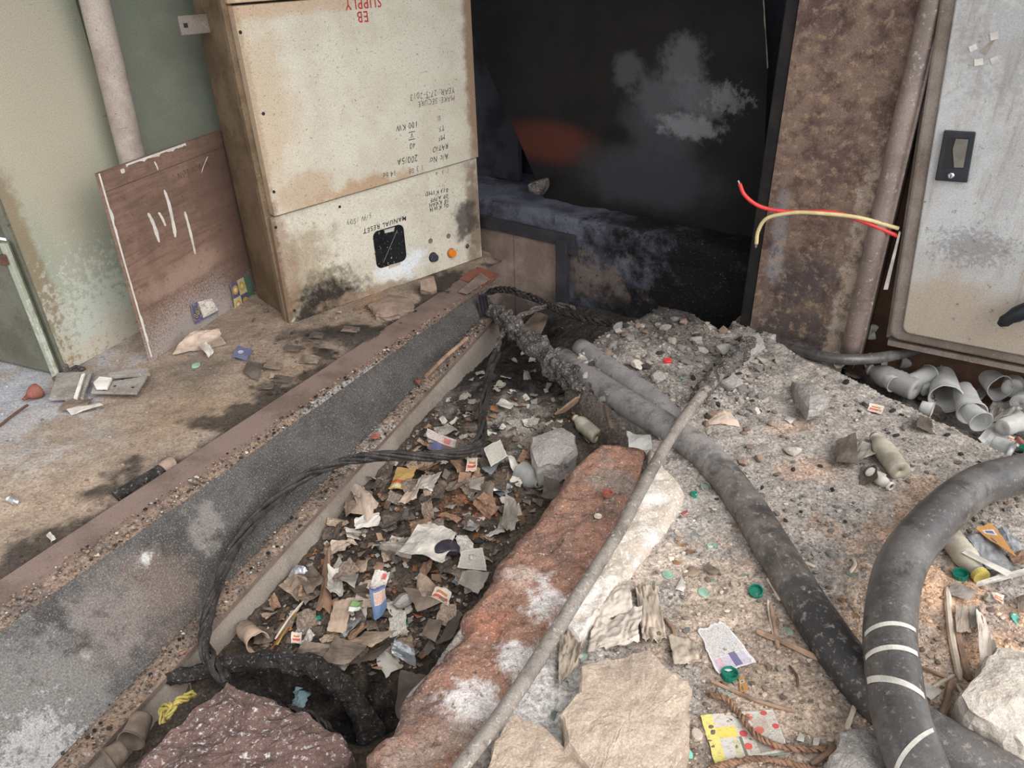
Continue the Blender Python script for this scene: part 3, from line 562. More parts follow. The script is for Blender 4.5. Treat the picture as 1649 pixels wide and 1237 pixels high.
# manual reset window with a dark glass, torn sticker at its rim
def rrect(x0, x1, z0, z1, r, n=5):
    P = []
    for cx, cz, a0 in ((x1-r, z1-r, 0), (x0+r, z1-r, 90), (x0+r, z0+r, 180), (x1-r, z0+r, 270)):
        P += [(cx+r*math.cos(math.radians(a0+90*i/n)), cz+r*math.sin(math.radians(a0+90*i/n))) for i in range(n+1)]
    return P[::-1]
wx0, wz1 = cab_uv(601, 377); wx1, wz0 = cab_uv(656, 418); wz0 = cab_uv(628, 428)[1]; wz1 = cab_uv(630, 366)[1]
grunge('window_black', c(34, 35, 37), c(26, 27, 29), 10, c(214, 212, 208), 42, .665, rough=.25, bs=.05, spec=.5)
win = mk('reset_window', slab_uv(rrect(wx0, wx1, wz0, wz1, .026), .0035, .006), 'window_black', ld)
mk('scratch', box(-.075, .075, -.0005, 0, -.0008, .0008), 'paper_grey', win, ((wx0+wx1)/2, .0034, (wz0+wz1)/2), (0, -.95, 0))
x, z = cab_uv(628, 371); mk('sticker', slab_uv([(-.026, -.006), (.02, -.009), (.027, .008), (-.024, .008)], .0, .001), 'paper_white', ld, (x, .002, z))
x, z = cab_uv(636, 427); mk('sticker', slab_uv([(-.03, -.008), (.028, -.006), (.03, .004), (-.026, .007)], 0, .001), 'paper_pink', ld, (x, .002, z))
def knob(px, py, r, h, mat, bez='cap_pale', name='indicator_lamp'):
    x, z = cab_uv(px, py, .006)
    def fr(vf): v, f = vf; return [(a, -hh, b) for a, b, hh in v], [q[::-1] for q in f]
    k = mk(name, fr(lathe_z([(r*1.0, 0), (r, h*.7), (r*.85, h), (.0001, h)], 18)), mat, ld, (x, .006, z), smooth=False)
    mk('bezel', fr(lathe_z([(r*1.18, 0), (r*1.15, .003), (r, .004)], 18)), bez, k)
    return k
knob(697, 414, .019, .022, 'knob_dark', 'black_plastic', 'push_button'); knob(726, 407, .019, .022, 'orange_lamp', 'cap_brown'); knob(752, 396, .014, .004, 'ink', 'cap_pale', 'lamp_socket')
for p in [(693, 388), (722, 380), (750, 370)]: knob(*p, .0095, .003, 'ink', 'paper_brown', 'button_hole')
x, z = cab_uv(303, 38, .3)
tabp = mk('mounting_lug', box(-.075, .03, .24, .25, z-.03, z+.03), 'grey_frame', cab, bev=.002)
mk('bolt_hole', box(-.062, -.048, .2385, .24, z-.007, z+.007), 'ink', tabp)
# ================================================================== green cabinets, conduit, plywood on the left
G0 = np.array([-1.601, 2.352, 0]); GD = np.array([.4, .917, 0]); GD /= np.linalg.norm(GD); GANG = math.atan2(GD[1], GD[0])
gc = empty('green_cabinet', G0, GANG, 'pale green steel cabinet at the left edge with an open front', 'cabinet')
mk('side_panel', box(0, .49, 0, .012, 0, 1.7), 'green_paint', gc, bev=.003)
mk('corner_flange', box(-.012, .0, -.004, .03, 0, 1.7), 'green_dark', gc, bev=.002)
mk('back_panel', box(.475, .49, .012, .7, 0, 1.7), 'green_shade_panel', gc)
mk('shelf', box(.0, .47, .012, .7, .50, .51), 'green_dark', gc)
ldr = mk('lower_door', box(-.035, -.014, .01, .62, .01, .5), 'green_dark', gc, bev=.004)
mk('door_edge', box(-.045, -.03, -.005, .022, .0, .5), 'green_paint', ldr, bev=.003)
for i in range(5):
    mk('louvre', join(box(-.045, -.034, .30, .46, .25+i*.035, .262+i*.035)), 'green_dark', ldr, bev=.003)
mk('hinge', box(-.062, -.04, .005, .03, .43, .465), 'rust_brown', ldr, bev=.004)
mk('bolt_foot', join(box(-.06, .04, -.05, .0, 0, .012), lathe_z([(.012, .0), (.012, .03), (.006, .034)], 8)), 'char_ash', gc, bev=.002)
p = at(0, 362, .0)
mk('inner_bracket', box(-.02, .0, .24, .34, .512, .64), 'paper_white', gc, bev=.004)
B0 = np.array([-1.47, 2.83, 0])
gb = empty('green_locker', B0, CANG, 'dull green steel panel in the gap behind the grey conduit', 'cabinet')
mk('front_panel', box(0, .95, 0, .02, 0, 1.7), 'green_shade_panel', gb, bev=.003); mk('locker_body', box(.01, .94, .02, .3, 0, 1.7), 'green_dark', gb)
pp = onp(213, 255, np.array([0, 2.72, 0]), np.array([0, 1., 0])); pp2 = onp(152, 0, np.array([0, 2.72, 0]), np.array([0, 1., 0]))
k = (pp2-pp)/(pp2[2]-pp[2]); path = [pp+k*(zz-pp[2]) for zz in np.linspace(.0, 1.7, 24)]
mkw('conduit_pipe', tube(path, .046, 20, 3, .02, 8), 'pipe_grey', smooth=True, label='grey scuffed vertical conduit pipe between the green panels', cat='pipe')
# plywood sheet leaning back
PB = at(245, 583, .0); PD = np.array([.32, .947, 0]); PD /= np.linalg.norm(PD); PNl = np.array([-.947, .32, 0])
tl = onp(158, 280, PB, PD); up = (tl-PB); Lh = np.linalg.norm(up); up = up/Lh; pn = np.cross(PD, up)
ply = bpy.data.objects.new('plywood_board', None); COL.objects.link(ply)
ply.matrix_world = Matrix([[PD[0], -pn[0], up[0], PB[0]], [PD[1], -pn[1], up[1], PB[1]], [PD[2], -pn[2], up[2], PB[2]], [0, 0, 0, 1]])
tag(ply, 'brown plywood board with white paint streaks leaning by the cream cabinet', 'board')
sg = 1 if (-pn)@np.array([0, 1, 0]) > 0 else -1
y0, y1 = (0, .014) if sg > 0 else (-.014, 0)
fy = 0.
PW = .78
mk('sheet', box(0, PW, *( (0, .014) if sg > 0 else (-.014, 0)), 0, Lh), 'plywood', ply)
def ply_uv(px, py):
    w = onp(px, py, PB, pn); return float((w-PB)@PD), float((w-PB)@up)
def drip(pts, w, mat='white_chip'):
    uv = [ply_uv(*q) for q in pts]; n = 14; S = spline([(a, 0, b) for a, b in uv], n); V = []
    for i, s in enumerate(S):
        ww = w*(1+.5*float(fbm(np.array(i*.6), np.array(w*900), 3, 2)))*(1 if 0 < i < n-1 else .5); V += [(s[0]-ww, -.0015*sg, s[2]), (s[0]+ww, -.0015*sg, s[2])]
    mk('paint_streak', (V, [(2*i, 2*i+1, 2*i+3, 2*i+2) for i in range(n-1)]), mat, ply, sol=.001)
drip([(238, 343), (247, 362), (256, 390)], .0065); drip([(255, 342), (261, 352), (266, 364)], .005); drip([(264, 306), (272, 330), (280, 368), (282, 382)], .0065); drip([(297, 341), (305, 370), (314, 409)], .0055)
drip([(248, 260), (252, 268), (254, 274)], .003); drip([(334, 252), (328, 266), (324, 278)], .002); drip([(196, 272), (197, 275), (198, 279)], .008)
# chipped pale edge along the left and top rims
def chip(u0, v0, u1, v1, n, seed):
    V = []; fs = []
    for i in range(n):
        t_ = i/(n-1); u, v = u0+(u1-u0)*t_, v0+(v1-v0)*t_; w = .006+.012*max(0, float(fbm(np.array(t_*14), np.array(seed), seed, 3)))
        V += [(u, -.0012*sg, v), (u+(w if u0 == u1 else 0), -.0012*sg, v-(w if v0 == v1 else 0))]
    return V, [(2*i, 2*i+1, 2*i+3, 2*i+2) for i in range(n-1)]
mk('chipped_edge', chip(0, .02, 0, Lh, 60, 3), 'white_chip', ply, sol=.001); mk('chipped_edge', chip(.12, Lh, .42, Lh, 30, 8), 'white_chip', ply, sol=.001)
mk('edge_groove', box(0, PW, *sorted((-.0008*sg, 0)), Lh-.062, Lh-.06), 'stick_dark', ply)
def ply_text(s, px, py, size):
    u, v = ply_uv(px, py); (a, b), fs = text_mesh(s, size, .1, 4, -.01*size, .9); mk('faint_lettering', ([(i, 0, j) for i, j in zip(a, b)], fs), 'stick_dark', ply, (u, -.0012*sg, v))
ply_text('NOT FOR SALE', 316, 272, .03)
# ================================================================== burnt recess
Q0 = np.array([-.12, 3.45, 0]); QD = np.array([.79, -.615, 0]); QD /= np.linalg.norm(QD); QN = np.array([-QD[1], QD[0], 0]); QANG = math.atan2(QD[1], QD[0])
def q_uv(px, py, yo=0.):
    w = onp(px, py, Q0+QN*yo, QN); return float((w-Q0)@QD), float(w[2])
def rough_box(x0, x1, y0, y1, z0, z1, st, amp, seed):
    """front and top skin of a rough cast block"""
    nx = int((x1-x0)/st)+1; prof = [(y0, z) for z in np.arange(z0, z1, st)]+[(y0+.004, z1-.004)]+[(y, z1) for y in np.arange(y0+.012, y1, st)]
    X = np.linspace(x0, x1, nx); V = []
    for (y, z) in prof:
        for x in X:
            d = amp*float(fbm(np.array(x*14), np.array((y+z)*14), seed, 3))
            fr = z < z1-.01
            drp = 0
            if fr and z > z1-.075-.06*max(0, float(fbm(np.array(x*9.), np.array(4.), 77, 2))): drp = -.006
            V.append((x, y+(d+drp if fr else 0), z+(0 if fr else d)))
    return V, gridf(nx, len(prof))
pln = mk('plinth', rough_box(-.35, 1.6, 0, .5, -.45, .25, .014, .012, 12), 'plinth_soot', None, Q0, (0, 0, QANG), smooth=True, kind='structure', label='sooty rendered concrete plinth under the burnt panel')
fr = empty('angle_frame', Q0, QANG, 'sooty steel angle frame fixed to the plinth beside the meter cabinet', 'frame')
mk('top_angle', box(-.3, .54, -.03, -.005, .125, .18), 'angle_soot', fr, bev=.002); mk('upright', box(.455, .51, -.045, -.012, -.4, .155), 'angle_soot', fr, bev=.002)
mk('joint_plate', box(.51, .55, -.028, -.012, .09, .14), 'angle_soot', fr, bev=.002)
bb = empty('brown_board', Q0, QANG, 'grey-brown board inside the sooty angle frame', 'board')
mk('sheet', box(-.3, .20, -.016, -.006, -.42, .12), 'brown_board', bb, bev=.002); mk('sheet', box(.203, .45, -.018, -.006, -.42, .12), 'brown_board', bb, bev=.002)
# big burnt sheet behind the plinth
YO = .17
cor = [q_uv(*p, YO) for p in [(878, 322), (808, 163), (737, 0), (715, -60), (1225, -60), (1229, 0), (1236, 110), (1231, 240), (1216, 385)]]
S0 = cor[0]; bp = empty('burnt_steel_sheet', Q0+QD*S0[0]+QN*YO+np.array([0, 0, .25]), QANG, 'soot-black steel sheet with a pale ash bloom in the burnt recess', 'panel')
sh = [(a-S0[0], b-.25) for a, b in cor]
def psp(px, py, rx, rz, cc, amt, ns, na):
    a, b = q_uv(px, py, YO); return ((a-S0[0], 0, b-.25), (rx, .5, rz), c(*cc), amt, ns, na)
grunge('soot_panel', c(26, 24, 23), c(17, 16, 16), 3, c(56, 54, 54), 60, .70, None, 25, .66, rough=.75, bs=.2, bsc=40, grain=.3,
       stains=[psp(880, 228, .33, .125, (78, 38, 28), .9, 4, 0.10), psp(1040, 285, .45, .18, (54, 55, 60), .9, 5, 0.20), psp(1070, 190, .24, .24, (62, 62, 66), .85, 7, 0.23), psp(1010, 115, .09, .1, (84, 84, 87), .6, 14, 0.40), psp(1100, 100, .12, .13, (104, 104, 107), .6, 13, 0.40), psp(1130, 160, .17, .1, (104, 104, 108), .6, 15, 0.45), psp(1060, 160, .14, .12, (84, 84, 88), .6, 14, 0.40), psp(1110, 205, .18, .06, (138, 138, 142), .6, 22, 0.50), psp(1170, 160, .1, .06, (128, 128, 130), .5, 26, 1.1), psp(990, 215, .09, .05, (14, 13, 13), .8, 14, 0.35)])
mk('sheet', slab_uv(sh[::-1], 0, .004), 'soot_panel', bp)
mk('curled_rim', tube([(a, .002, b) for a, b in spline([(a, 0, b) for a, b in sh[4:7]], 20)[:, [0, 2]]], .0025, 6, 4, .5, 40), 'paper_grey', bp)
mk('wall_back', box(-.6, 1.75, .46, .5, -.4, 2.0), 'soot_wall', None, Q0, (0, 0, QANG), kind='structure', label='soot-blackened wall behind the burnt sheet')
mk('wall_left', box(-.6, -.02, .03, .06, .25, 2.0), 'soot_wall', None, Q0+QN*.3, (0, 0, QANG), kind='structure', label='sooty wall beside the meter cabinet')
mk('shade_roof', box(-4, 3.2, 1.5, 4.6, 2.35, 2.45), 'soot_wall', kind='structure', label='unseen shelter roof added to shade the cabinets')  # out-of-view roof, added to keep sky light off the back half
# ================================================================== rust column and grey cabinet at right
K0 = np.array([.908, 2.518, 0]); KD = np.array([.827, -.563, 0]); KD /= np.linalg.norm(KD); KN = np.array([-KD[1], KD[0], 0]); KANG = math.atan2(KD[1], KD[0])
colm = empty('rusty_column', K0+np.array([0, 0, -.15]), KANG, 'rusty brown steel column with a rolled flange right of the burnt recess', 'column')
mk('face', box(0, .345, 0, .02, 0, 1.9), 'rust_column', colm); MATS['rust_column']
mk('left_flange', box(-.042, .0, .004, .3, 0, 1.9), 'black_steel', colm, bev=.004)
mk('rolled_flange', tube([(.362, -.012, z) for z in np.linspace(.135, 1.9, 30)], .031, 16, 2, .04, 6), 'rust_flange', colm, smooth=True)
mk('flange_lip', box(.385, .40, -.02, .05, .13, 1.9), 'rust_flange', colm, bev=.003)
mk('side_plate', box(.36, .40, .05, .3, 0, 1.9), 'rust_brown', colm)
mk('recess_plate', box(.40, .95, .09, .105, .02, 1.9), 'rust_brown', colm)
E0 = at(1430, 545, .1); ED = at(1649, 589, .1)-E0; ED /= np.linalg.norm(ED); EN = np.array([-ED[1], ED[0], 0]); EU = np.array([0, 0, 1.])-.085*ED
def e3(s, y, z): return E0+ED*s+EN*y+EU*(z)
gcab = empty('grey_cabinet', E0, 0, 'light grey steel cabinet with a dished door at the right edge', 'cabinet')
def ebox(pts, y0, y1):
    n = len(pts); V = [tuple(e3(a, y0, b)-E0) for a, b in pts]+[tuple(e3(a, y1, b)-E0) for a, b in pts]
    return V, [tuple(range(n)), tuple(range(n, 2*n))[::-1]]+[(i, i+n, (i+1) % n+n, (i+1) % n) for i in range(n)]
def e_loc(name, vf, mat, par, loc=None, **k): return mk(name, vf, mat, par, **k)
gdoor = mk('door_rim', ebox(rrect(0, .8, 0, 1.6, .035), .0, .045), 'grey_frame', gcab, bev=.008)
# door skin: built in its own local frame so that stains follow it
gsk = bpy.data.objects.new('door_skin', None)
dv = rrect(.042, .78, .035, 1.58, .025)
sk = mk('door_skin', slab_uv([(a-.042-.085*(b), b-.035) for a, b in dv], -.008, .0), 'grey_door', gcab, tuple(e3(.042, 0, .035)-E0), (0, 0, math.atan2(ED[1], ED[0])), bev=.004)
mk('cabinet_body', ebox([(-.01, -.02), (.8, -.02), (.8, 1.6), (-.01, 1.6)], .05, .24), 'grey_frame', gcab)
mk('sill', ebox([(.0, -.03), (.8, -.03), (.8, -.012), (.0, -.012)], .01, .24), 'grey_frame', gcab)
def e_uv(px, py, y=-.008):
    w = onp(px, py, E0+EN*y, EN)-E0; z = w[2]; return float(w@ED)+.085*z, float(z)
a0 = [e_uv(*p) for p in [(1506, 289), (1521, 209), (1572, 212), (1558, 293)]]
lk = mk('lock_plate', ebox([a0[0], a0[1], a0[2], a0[3]][::-1], -.02, -.008), 'black_plastic', gcab, bev=.003)
b0 = [e_uv(*p) for p in [(1519, 268), (1529, 220), (1562, 221), (1553, 270)]]
mk('recess', ebox(b0[::-1], -.0215, -.02), 'ink', lk)
b1 = [e_uv(*p) for p in [(1537, 268), (1535, 238), (1540, 222), (1560, 223), (1552, 268)]]
mk('finger_pull', ebox(b1[::-1], -.0235, -.021), 'handle_recess', lk)
kx, kz = e_uv(1532, 281); v, f = lathe_z([(.009, 0), (.009, .005), (.006, .007)], 16)
Rm = np.array([ED, [0, 0, 1], EN]).T
kv = [tuple(e3(kx, -.02, kz)-E0+ED*a+np.array([0, 0, 1])*b-EN*h) for a, b, h in v]
ky = mk('key_cylinder', (kv, f), 'chrome', lk)
sx_, sz_ = kx, kz
mk('key_slot', ebox([(kx-.0012, kz-.005), (kx+.0012, kz-.005), (kx+.0012, kz+.005), (kx-.0012, kz+.005)], -.0285, -.027), 'ink', lk)
# dark lever reaching in from the right
lv = [e3(*e_uv(1606, 522), -.0)]
ps = [onp(1609, 523, E0-EN*.06, EN), onp(1632, 509, E0-EN*.06, EN), onp(1665, 495, E0-EN*.06, EN), onp(1720, 475, E0-EN*.05, EN), onp(1760, 462, E0-EN*.03, EN), onp(1768, 458, E0+EN*.01, EN)]
mkw('lever_handle', tube(spline(ps, 14), np.array([.009]+[.019]*2+[.024]*11), 12, 2, .05), 'black_plastic', smooth=True, label='black rounded lever in front of the grey door at the right edge', cat='handle')
# tape crosses left on the grey door
for px, py, w, h, a in [(1601, 58, 9, 9, .3), (1567, 77, 9, 7, .5), (1576, 100, 10, 8, .2), (1602, 97, 9, 8, .5)]:
    s, z = e_uv(px, py); q = .0021*w/2; r_ = .0021*h/2
    mk('tape_scrap', ebox([(s+x_*math.cos(a)-y_*math.sin(a), z+x_*math.sin(a)+y_*math.cos(a)) for x_, y_ in ((-q, -r_), (q, -r_), (q, r_), (-q, r_))], -.0095, -.008), 'tape', gcab)
s, z = e_uv(1587, 80); mk('tape_stain', ebox([(s-.014, z-.006), (s+.004, z-.014), (s+.02, z+.03), (s+.004, z+.016)], -.0088, -.008), 'paper_grey', gcab)
mk('white_seal', ebox([e_uv(*p) for p in [(1421, 470), (1428, 470), (1449, 378), (1446, 376)]], .012, .02), 'paper_white', gcab)
# red and pale wires poking out behind the grey door
def wire(name, pts, r, mat, label):
    wp = []
    for px, py, d in pts: wp.append(onp(px, py, K0-KN*d, KN))
    root = empty(name, wp[-1], 0, label, 'wire'); P = spline(wp, 50)
    mk('insulation', rel(tube(P, r, 10), wp[-1]), mat, root, smooth=True); t0 = P[0]-P[1]; t0 /= np.linalg.norm(t0)
    mk('bare_end', rel(tube([P[0]-t0*.002, P[0]+t0*.006, P[0]+t0*.012], r*.6, 8), wp[-1]), 'chrome', root)
wire('electric_wire', [(1191, 296, .10), (1200, 315, .10), (1225, 333, .09), (1270, 341, .07), (1340, 342, .055), (1390, 357, .05), (1445, 380, .02)], .0065, 'red_wire', 'red insulated wire sticking out over the rusty column')
wire('electric_wire', [(1218, 393, .08), (1221, 372, .08), (1236, 351, .08), (1275, 343, .075), (1310, 343, .07), (1380, 350, .06), (1447, 368, .02)], .0065, 'yellow_wire', 'pale yellow insulated wire bending down over the rusty column')
# ================================================================== builders for loose things
_ico = {}
def ico(n):
    if n not in _ico:
        b = bmesh.new(); bmesh.ops.create_icosphere(b, subdivisions=n, radius=1.); b.verts.ensure_lookup_table()
        _ico[n] = (np.array([v.co[:] for v in b.verts]), [tuple(v.index for v in f.verts) for f in b.faces]); b.free()
    return _ico[n]
def rock(size, seed, sub=2, amp=.06, cuts=10):
    r = np.random.RandomState(seed); V, fs = ico(sub); V = V.copy()
    for i in range(cuts):
        n = r.normal(size=3); n /= np.linalg.norm(n); d = r.uniform(.45, .85); k = np.maximum(0, V@n-d); V -= n*k[:, None]
    V = V*(1+amp*fbm(V[:, 0]*4+seed, V[:, 1]*4+V[:, 2]*3, seed, 3))[:, None]
    V -= (V.max(0)+V.min(0))/2; V /= (V.max(0)-V.min(0))
    return V*np.array(size), fs
def stone(px, py, wpx, asp=(1, .8, .6), mat='concrete_grey', seed=0, name='stone', label=None, cat='stone', group=None, sub=2, rz=None, dz=0., tilt=.15):
    p = hit(px, py); s = wpx*ppm(p); sz = (s*asp[0], s*asp[1], s*asp[2]); r = np.random.RandomState(seed+99)
    V, fs = rock(sz, seed, sub); V[:, 2] += sz[2]*.5
    z = float(hq(p[0], p[1]))
    return mk(name, (V, fs), mat, None, (p[0], p[1], z-sz[2]*.12+dz), (r.uniform(-tilt, tilt), r.uniform(-tilt, tilt), r.uniform(0, 6.3) if rz is None else rz), label=label, cat=cat, group=group, smooth=False)
def quad_sheet(P, nu, nv, seed, crum, ragged=.06, creases=6, folds=False):
    """sheet spanned by four world corners, creased and with a torn outline"""
    r = np.random.RandomState(seed); P = [np.asarray(q, float) for q in P]; size = max(np.linalg.norm(P[1]-P[0]), np.linalg.norm(P[3]-P[0]))
    n = np.cross(P[1]-P[0], P[3]-P[0]); n /= np.linalg.norm(n)+1e-9
    if n[2] < 0: n = -n
    U, Vv = np.meshgrid(np.linspace(0, 1, nu), np.linspace(0, 1, nv)); u0, v0 = U.copy(), Vv.copy()
    jag = lambda w, s: ragged*fbm(w*5+s, w*0+s, seed+int(s), 3)
    U = U+(1-U)*np.clip(1-U*4, 0, 1)*np.abs(jag(Vv, 1.))-U*np.clip(U*4-3, 0, 1)*np.abs(jag(Vv, 2.)); Vv = Vv+(1-Vv)*np.clip(1-Vv*4, 0, 1)*np.abs(jag(U, 3.))-Vv*np.clip(Vv*4-3, 0, 1)*np.abs(jag(U, 4.))
    X = ((1-U)*(1-Vv))[..., None]*P[0]+(U*(1-Vv))[..., None]*P[1]+(U*Vv)[..., None]*P[2]+((1-U)*Vv)[..., None]*P[3]
    d = np.zeros_like(U)
    for i in range(creases):
        a = r.uniform(0, 6.28); q = (U-.5)*math.cos(a)+(Vv-.5)*math.sin(a)-r.uniform(-.4, .4); d += r.uniform(-1, 1)*np.abs(q)
    d = d+.4*fbm(U*3+seed, Vv*3, seed, 3)
    if folds: w1 = fbm(U*2.3, Vv*2.3, seed+2, 2); w2 = fbm(U*2.3+7, Vv*2.3, seed+3, 2); d = d*.5+.55*(1-np.abs(fbm(U*2.2+seed+w1*2.5, Vv*2.2+w2*2.5, seed+5, 2))*3)+.16*(1-np.abs(fbm(U*5+seed+w2*4, Vv*5+w1*4, seed+8, 2))*3)
    d -= d.mean()
    X = X+n*(d*crum*size)[..., None]
    return X.reshape(-1, 3), gridf(nu, nv), np.stack([u0.ravel(), v0.ravel()], 1)
def sheet(pts, mat, label, cat='paper', seed=None, crum=.12, lift=.006, name='paper_scrap', n=9, sol=.0008, ragged=.08, group=None, creases=6, zs=None, smooth=False):
    """paper, cloth or film lying where its four corners are seen"""
    seed = seed if seed is not None else int(pts[0][0]*7+pts[0][1]) % 9973
    P = [hit(*q)+np.array([0, 0, lift]) for q in pts]
    if zs is not None: P = [at(q[0], q[1], z) for q, z in zip(pts, zs)]
    else:
        zm = np.median([q[2] for q in P]); P = [at(q[0], q[1], zm+np.clip(w[2]-zm, -.03, .03)) for q, w in zip(pts, P)]
    P = [P[0], P[3], P[2], P[1]]
    V, fs, uv = quad_sheet(P, n, n, seed, crum, ragged, creases, smooth)
    if zs is None:
        g = hq(V[:, 0], V[:, 1])+.002; low = np.minimum(V[:, 2]-g, 0); V[:, 2] -= low*.8
    return mkw(name, (V, fs, uv), mat, label=label, cat=cat, group=group, sol=sol, smooth=smooth)
def floor_sheet(pts, mat, label, zs=(.008,)*4, **k): return sheet(pts, mat, label, zs=zs, **k)
def cap(px, py, wpx, mat, up='open', tilt=(0, 0), label=None, group=None, z=None, name='screw_cap'):
    p = hit(px, py) if z is None else at(px, py, z); r = wpx*ppm(p)/2; h = r*.8; zz = (float(hq(p[0], p[1])) if z is None else z)
    if up == 'open': prof = [(.0001, .0015), (r*.96, .0), (r, h*.15), (r, h), (r*.86, h), (r*.84, h*.25), (.0001, h*.2)]
    elif up == 'disc': prof = [(r, 0), (r, h*.12), (r*.9, h*.22), (r*.86, h*.14), (.0001, h*.16)]
    else: prof = [(r*1.02, 0), (r, h*.8), (r*.9, h), (r*.85, h*1.02), (.0001, h)]
    v, f = lathe_z(prof, 28); v = np.array(v); rr = np.hypot(v[:, 0], v[:, 1]); k = rr > r*.97; a = np.arange(len(v)) % 28
    v[k, :2] *= (1+.025*np.where(a[k] % 2, 1, -1))[:, None]
    return mk(name, (v, f), mat, None, (p[0], p[1], zz-.001), (tilt[0], tilt[1], px*.37 % 6), label=label, cat='bottle cap', group=group)
def stick(pts, rpx, mat, label, cat='stick', name='stick', lift=.006, flat=1., group=None, n=14, namp=.25, z=None):
    P = np.array([hit(*q)+[0, 0, lift] if z is None else at(q[0], q[1], z) for q in pts]); S = spline(P, n); r = rpx*ppm(P[0])
    V, fs = tube(S, np.array([r*.7]+[r]*(n-2)+[r*.5]), 7, int(pts[0][0]), namp, 60)
    return mkw(name, (V, fs), mat, label=label, cat=cat, group=group)
def ends(a, b, ra, z=None, lift=1.):
    """axis of a lying round thing from two pixels"""
    A = hit(*a) if z is None else at(*a, z); B = hit(*b) if z is None else at(*b, z); r = ra*ppm((A+B)/2)
    A = A+np.array([0, 0, r*lift]); B = B+np.array([0, 0, r*lift]); return A, B, r
def bottle(a, b, rpx, mat, label, capmat=None, dent=.12, seed=1, z=None, label_mat=None, ribs=True, neckr=.42, name='plastic_bottle', cut=1., lift=.75):
    A, B, r = ends(a, b, rpx, z, lift); L = np.linalg.norm(B-A); e = empty(name, A, 0, label, 'bottle'); e.rotation_euler = rot_to(B-A)
    pr = [(.0001, .03*L), (r*.5, .01*L), (r*.92, 0), (r, .03*L)]
    for i in range(1, 13):
        x = .03+.55*i/12; pr.append((r*(1-(.05 if ribs and i % 2 else 0)), x*L))
    pr += [(r*.98, .64*L), (r*.86, .74*L), (r*.62, .84*L), (r*neckr, .9*L), (r*neckr, .94*L), (r*neckr*1.2, .945*L), (r*neckr*1.2, .955*L), (r*neckr, .96*L), (r*neckr, L), (r*neckr*.75, L), (r*neckr*.75, .9*L)]
    mk('bottle_body', lathe(pr, 22, seed, dent), mat, e, smooth=True, sol=.0008)
    if capmat: mk('cap', lathe([(.0001, 1.03*L), (r*neckr*1.2, 1.03*L), (r*neckr*1.25, .96*L), (r*neckr*1.05, .96*L)], 18), capmat, e)
    if label_mat: mk('label', lathe([(r*1.012, .26*L), (r*1.015, .3*L), (r*1.015, .52*L), (r*1.012, .56*L)], 22, seed, dent), label_mat, e, smooth=True)
    return e
def cup(a, b, rpx, mat, label, seed=1, dent=.1, z=None, taper=.72, lift=.8):
    A, B, r = ends(a, b, rpx, z, lift); L = np.linalg.norm(B-A); e = empty('plastic_cup', A, 0, label, 'cup'); e.rotation_euler = rot_to(B-A)
    pr = [(.0001, .02*L), (r*taper*.6, .015*L), (r*taper, 0), (r*(taper+.02), .04*L), (r*(taper+.08), .25*L), (r*(taper+.07), .27*L), (r*(taper+.16), .6*L), (r*(taper+.15), .62*L), (r*.97, .97*L)]
    mk('wall', lathe(pr, 26, seed, dent), mat, e, smooth=True, sol=.0007)
    v, f = lathe([(r*.97, .96*L), (r*1.03, .96*L), (r*1.05, .98*L), (r*1.03, L), (r*.97, L), (r*.95, .98*L), (r*.97, .96*L)], 26, seed, dent); mk('rolled_rim', (v, f), mat, e, smooth=True)
    return e
def chunk(pts, z, thick, mat, label, cat='rubble', name='concrete_chunk', amp=.008, seed=1, tilt=(0, 0), jit=.008, dome=.012):
    """broken slab: traced upper outline, rough top, ragged sides"""
    P = np.array([at(*q, z)[:2] for q in pts]); n = len(P); out = []
    for i in range(n):
        a, b = P[i], P[(i+1) % n]; m = max(2, int(np.linalg.norm(b-a)/.011))
        for k in range(m): out.append(a+(b-a)*k/m)
    out = np.array(out); cen = out.mean(0); r = np.random.RandomState(seed); m = len(out)
    s = np.arange(m)*.35; out = out+(out-cen)/np.linalg.norm(out-cen, axis=1)[:, None]*(jit*fbm(s, s*0+seed, seed, 3))[:, None]
    V = []; lev = [(.93, -thick), (.99, -thick*.85), (1.02, -thick*.55), (1.03, -thick*.25), (1.0, -.006), (.975, 0.)]+[(q, 0.) for q in (.93, .87, .8, .72, .63, .54, .45, .36, .27, .18, .09)]
    for (k, dz) in lev:
        Q = cen+(out-cen)*k
        zz = z+dz+amp*fbm(Q[:, 0]*26, Q[:, 1]*26, seed, 4)*(1 if dz > -.01 else .3)+dome*(1-min(k, 1)**2)+((Q-cen)@np.array(tilt))
        if dz < -.001:
            w = .012*fbm(np.arange(m)*.4, np.full(m, dz*60), seed+5, 3); Q = Q+(out-cen)/np.linalg.norm(out-cen, axis=1)[:, None]*w[:, None]
        V += [(a, b, c_) for (a, b), c_ in zip(Q, zz)]
    fs = []
    for i in range(len(lev)-1):
        for j in range(m):
            a = i*m+j; b = i*m+(j+1) % m; fs.append((a, b, b+m, a+m))
    V.append((cen[0], cen[1], z+dome)); k = (len(lev)-1)*m
    fs += [(k+j, k+(j+1) % m, len(V)-1) for j in range(m)]; fs.append(tuple(range(m))[::-1])
    return mkw(name, (V, fs), mat, label=label, cat=cat)
